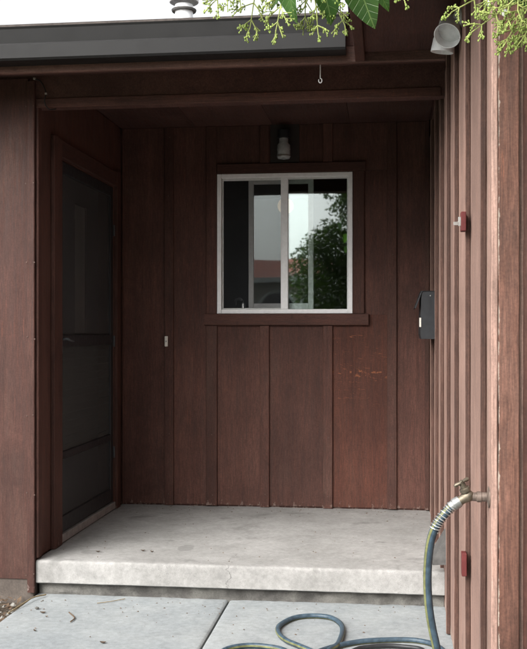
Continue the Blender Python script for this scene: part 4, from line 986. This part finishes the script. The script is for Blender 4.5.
# ------------------------------------------------------------------ street behind the camera (mirrored in the panes)
rt = random.Random(5)
def tree(loc, h, cr, nleaf, lab, trunk_h):
    o = thing('broadleaf_tree', loc, lab, 'tree', 'trees across the front yard'); L0 = Vector(loc)
    m = MB(); tp_ = spline([L0 + Vector((0, 0, -0.1)), L0 + Vector((0.1, 0.05, trunk_h * 0.6)), L0 + Vector((-0.05, 0, trunk_h)), L0 + Vector((0.1, 0.1, h * 0.75))], 6)
    m.tube(tp_, 0.2, 10, rr=[0.24 - 0.2 * i / (len(tp_) - 1) for i in range(len(tp_))])
    clumps = []
    for i in range(80):
        a = rt.uniform(0, 6.28); zz = rt.uniform(trunk_h * 0.6, h - 0.3); k = 1 - abs((zz - (trunk_h + h) / 2 * 0.95) / ((h - trunk_h) * 0.75)) ** 2; rad = cr * max(0.5, k) * rt.uniform(0.35, 1.0)
        c = L0 + Vector((math.cos(a) * rad, math.sin(a) * rad, zz)); clumps.append((c, rt.uniform(0.5, 1.05)))
        if i < 14:
            st = tp_[rt.randint(6, len(tp_) - 2)]; m.tube(spline([st, (st + c) / 2 + Vector((0, 0, 0.15)), c], 4), 0.03, 6, rr=[0.06 - 0.05 * q / 8 for q in range(9)])
    m.build('trunk', M['bark'], o, smooth=True)
    m = MB()
    for i in range(nleaf):
        c, r = rt.choice(clumps); d = Vector((rt.gauss(0, 1), rt.gauss(0, 1), rt.gauss(0, 1))).normalized() * r * rt.uniform(0.3, 1.0) ** 0.5
        p = c + d; s = rt.uniform(0.03, 0.06) * (1 if nleaf > 50000 else 1.6); x = Vector((rt.uniform(-1, 1), rt.uniform(-1, 1), rt.uniform(-.6, .6))).normalized(); y = x.cross(Vector((rt.uniform(-1, 1), rt.uniform(-1, 1), rt.uniform(-1, 1)))).normalized()
        m.add([p - x * s, p - y * s * 0.5, p + x * s, p + y * s * 0.5], [(0, 1, 2, 3)])
    m.build('crown', M['treeleaf'], o, recalc=False)
tree((0.75, -8.0, -0.045), 7.0, 2.6, 120000, 'tall dark tree behind the camera mirrored in the right of the window', 1.3)
tree((4.6, -5.0, -0.045), 6.5, 2.4, 12000, 'broad tree standing in the yard facing the garage', 1.6)
tree((-10.5, -10.0, -0.045), 6.5, 2.4, 9000, 'far tree across the street beside the red roofed house', 1.5)
# neighbour's house with a red roof
NY = -16.0
nb_ = thing('neighbour_house', (-5.0, NY, -0.045), 'cream house with a red roof and arched white windows mirrored in the window', 'house')
m = MB(); m.box(-11.0, 1.5, NY - 6, NY, -0.04, 3.05, 0.01); m.build('wall', M['cream'], nb_)
m = MB(); vs = [(-11.6, NY + 0.5, 3.02), (2.1, NY + 0.5, 3.02), (2.1, NY - 3, 3.75), (-11.6, NY - 3, 3.75), (-11.6, NY - 6.5, 3.02), (2.1, NY - 6.5, 3.02)]
m.add(vs, [(0, 1, 2, 3), (3, 2, 5, 4), (0, 3, 4), (1, 5, 2), (0, 4, 5, 1)]).build('roof', M['redroof'], nb_)
m = MB(); m.box(-11.6, 2.1, NY + 0.505, NY + 0.53, 2.9, 3.05, 0.004); m.build('fascia', M['white'], nb_)
for x in (-9.0, -6.2, -3.2, -1.9, 0.3):
    r = 0.62; m = MB(); m.tube([(x - r, NY + 0.03, 0.9), (x - r, NY + 0.03, 1.9)] + [(x - r * math.cos(t), NY + 0.03, 1.95 + r * math.sin(t)) for t in [math.pi * k / 16 for k in range(17)]] + [(x + r, NY + 0.03, 1.9), (x + r, NY + 0.03, 0.9), (x - r, NY + 0.03, 0.9)], 0.06, 6)
    wdo = m.build('window', M['white'], nb_)
    m = MB(); vs = [(x - r, NY + 0.01, 0.9), (x + r, NY + 0.01, 0.9)] + [(x + r * math.cos(t), NY + 0.01, 1.95 + r * math.sin(t)) for t in [math.pi * k / 16 for k in range(17)]]
    k = len(vs); vs += [(p[0], p[1] - 0.005, p[2]) for p in vs]
    m.add(vs, [tuple(range(k)), tuple(range(k, 2 * k))] + [(i, (i + 1) % k, k + (i + 1) % k, k + i) for i in range(k)]).build('pane', M['black'], wdo)
m = MB(); m.box(-5.0, -4.1, NY, NY + 0.05, -0.04, 2.05, 0.01); m.build('door', M['redroof'], nb_)
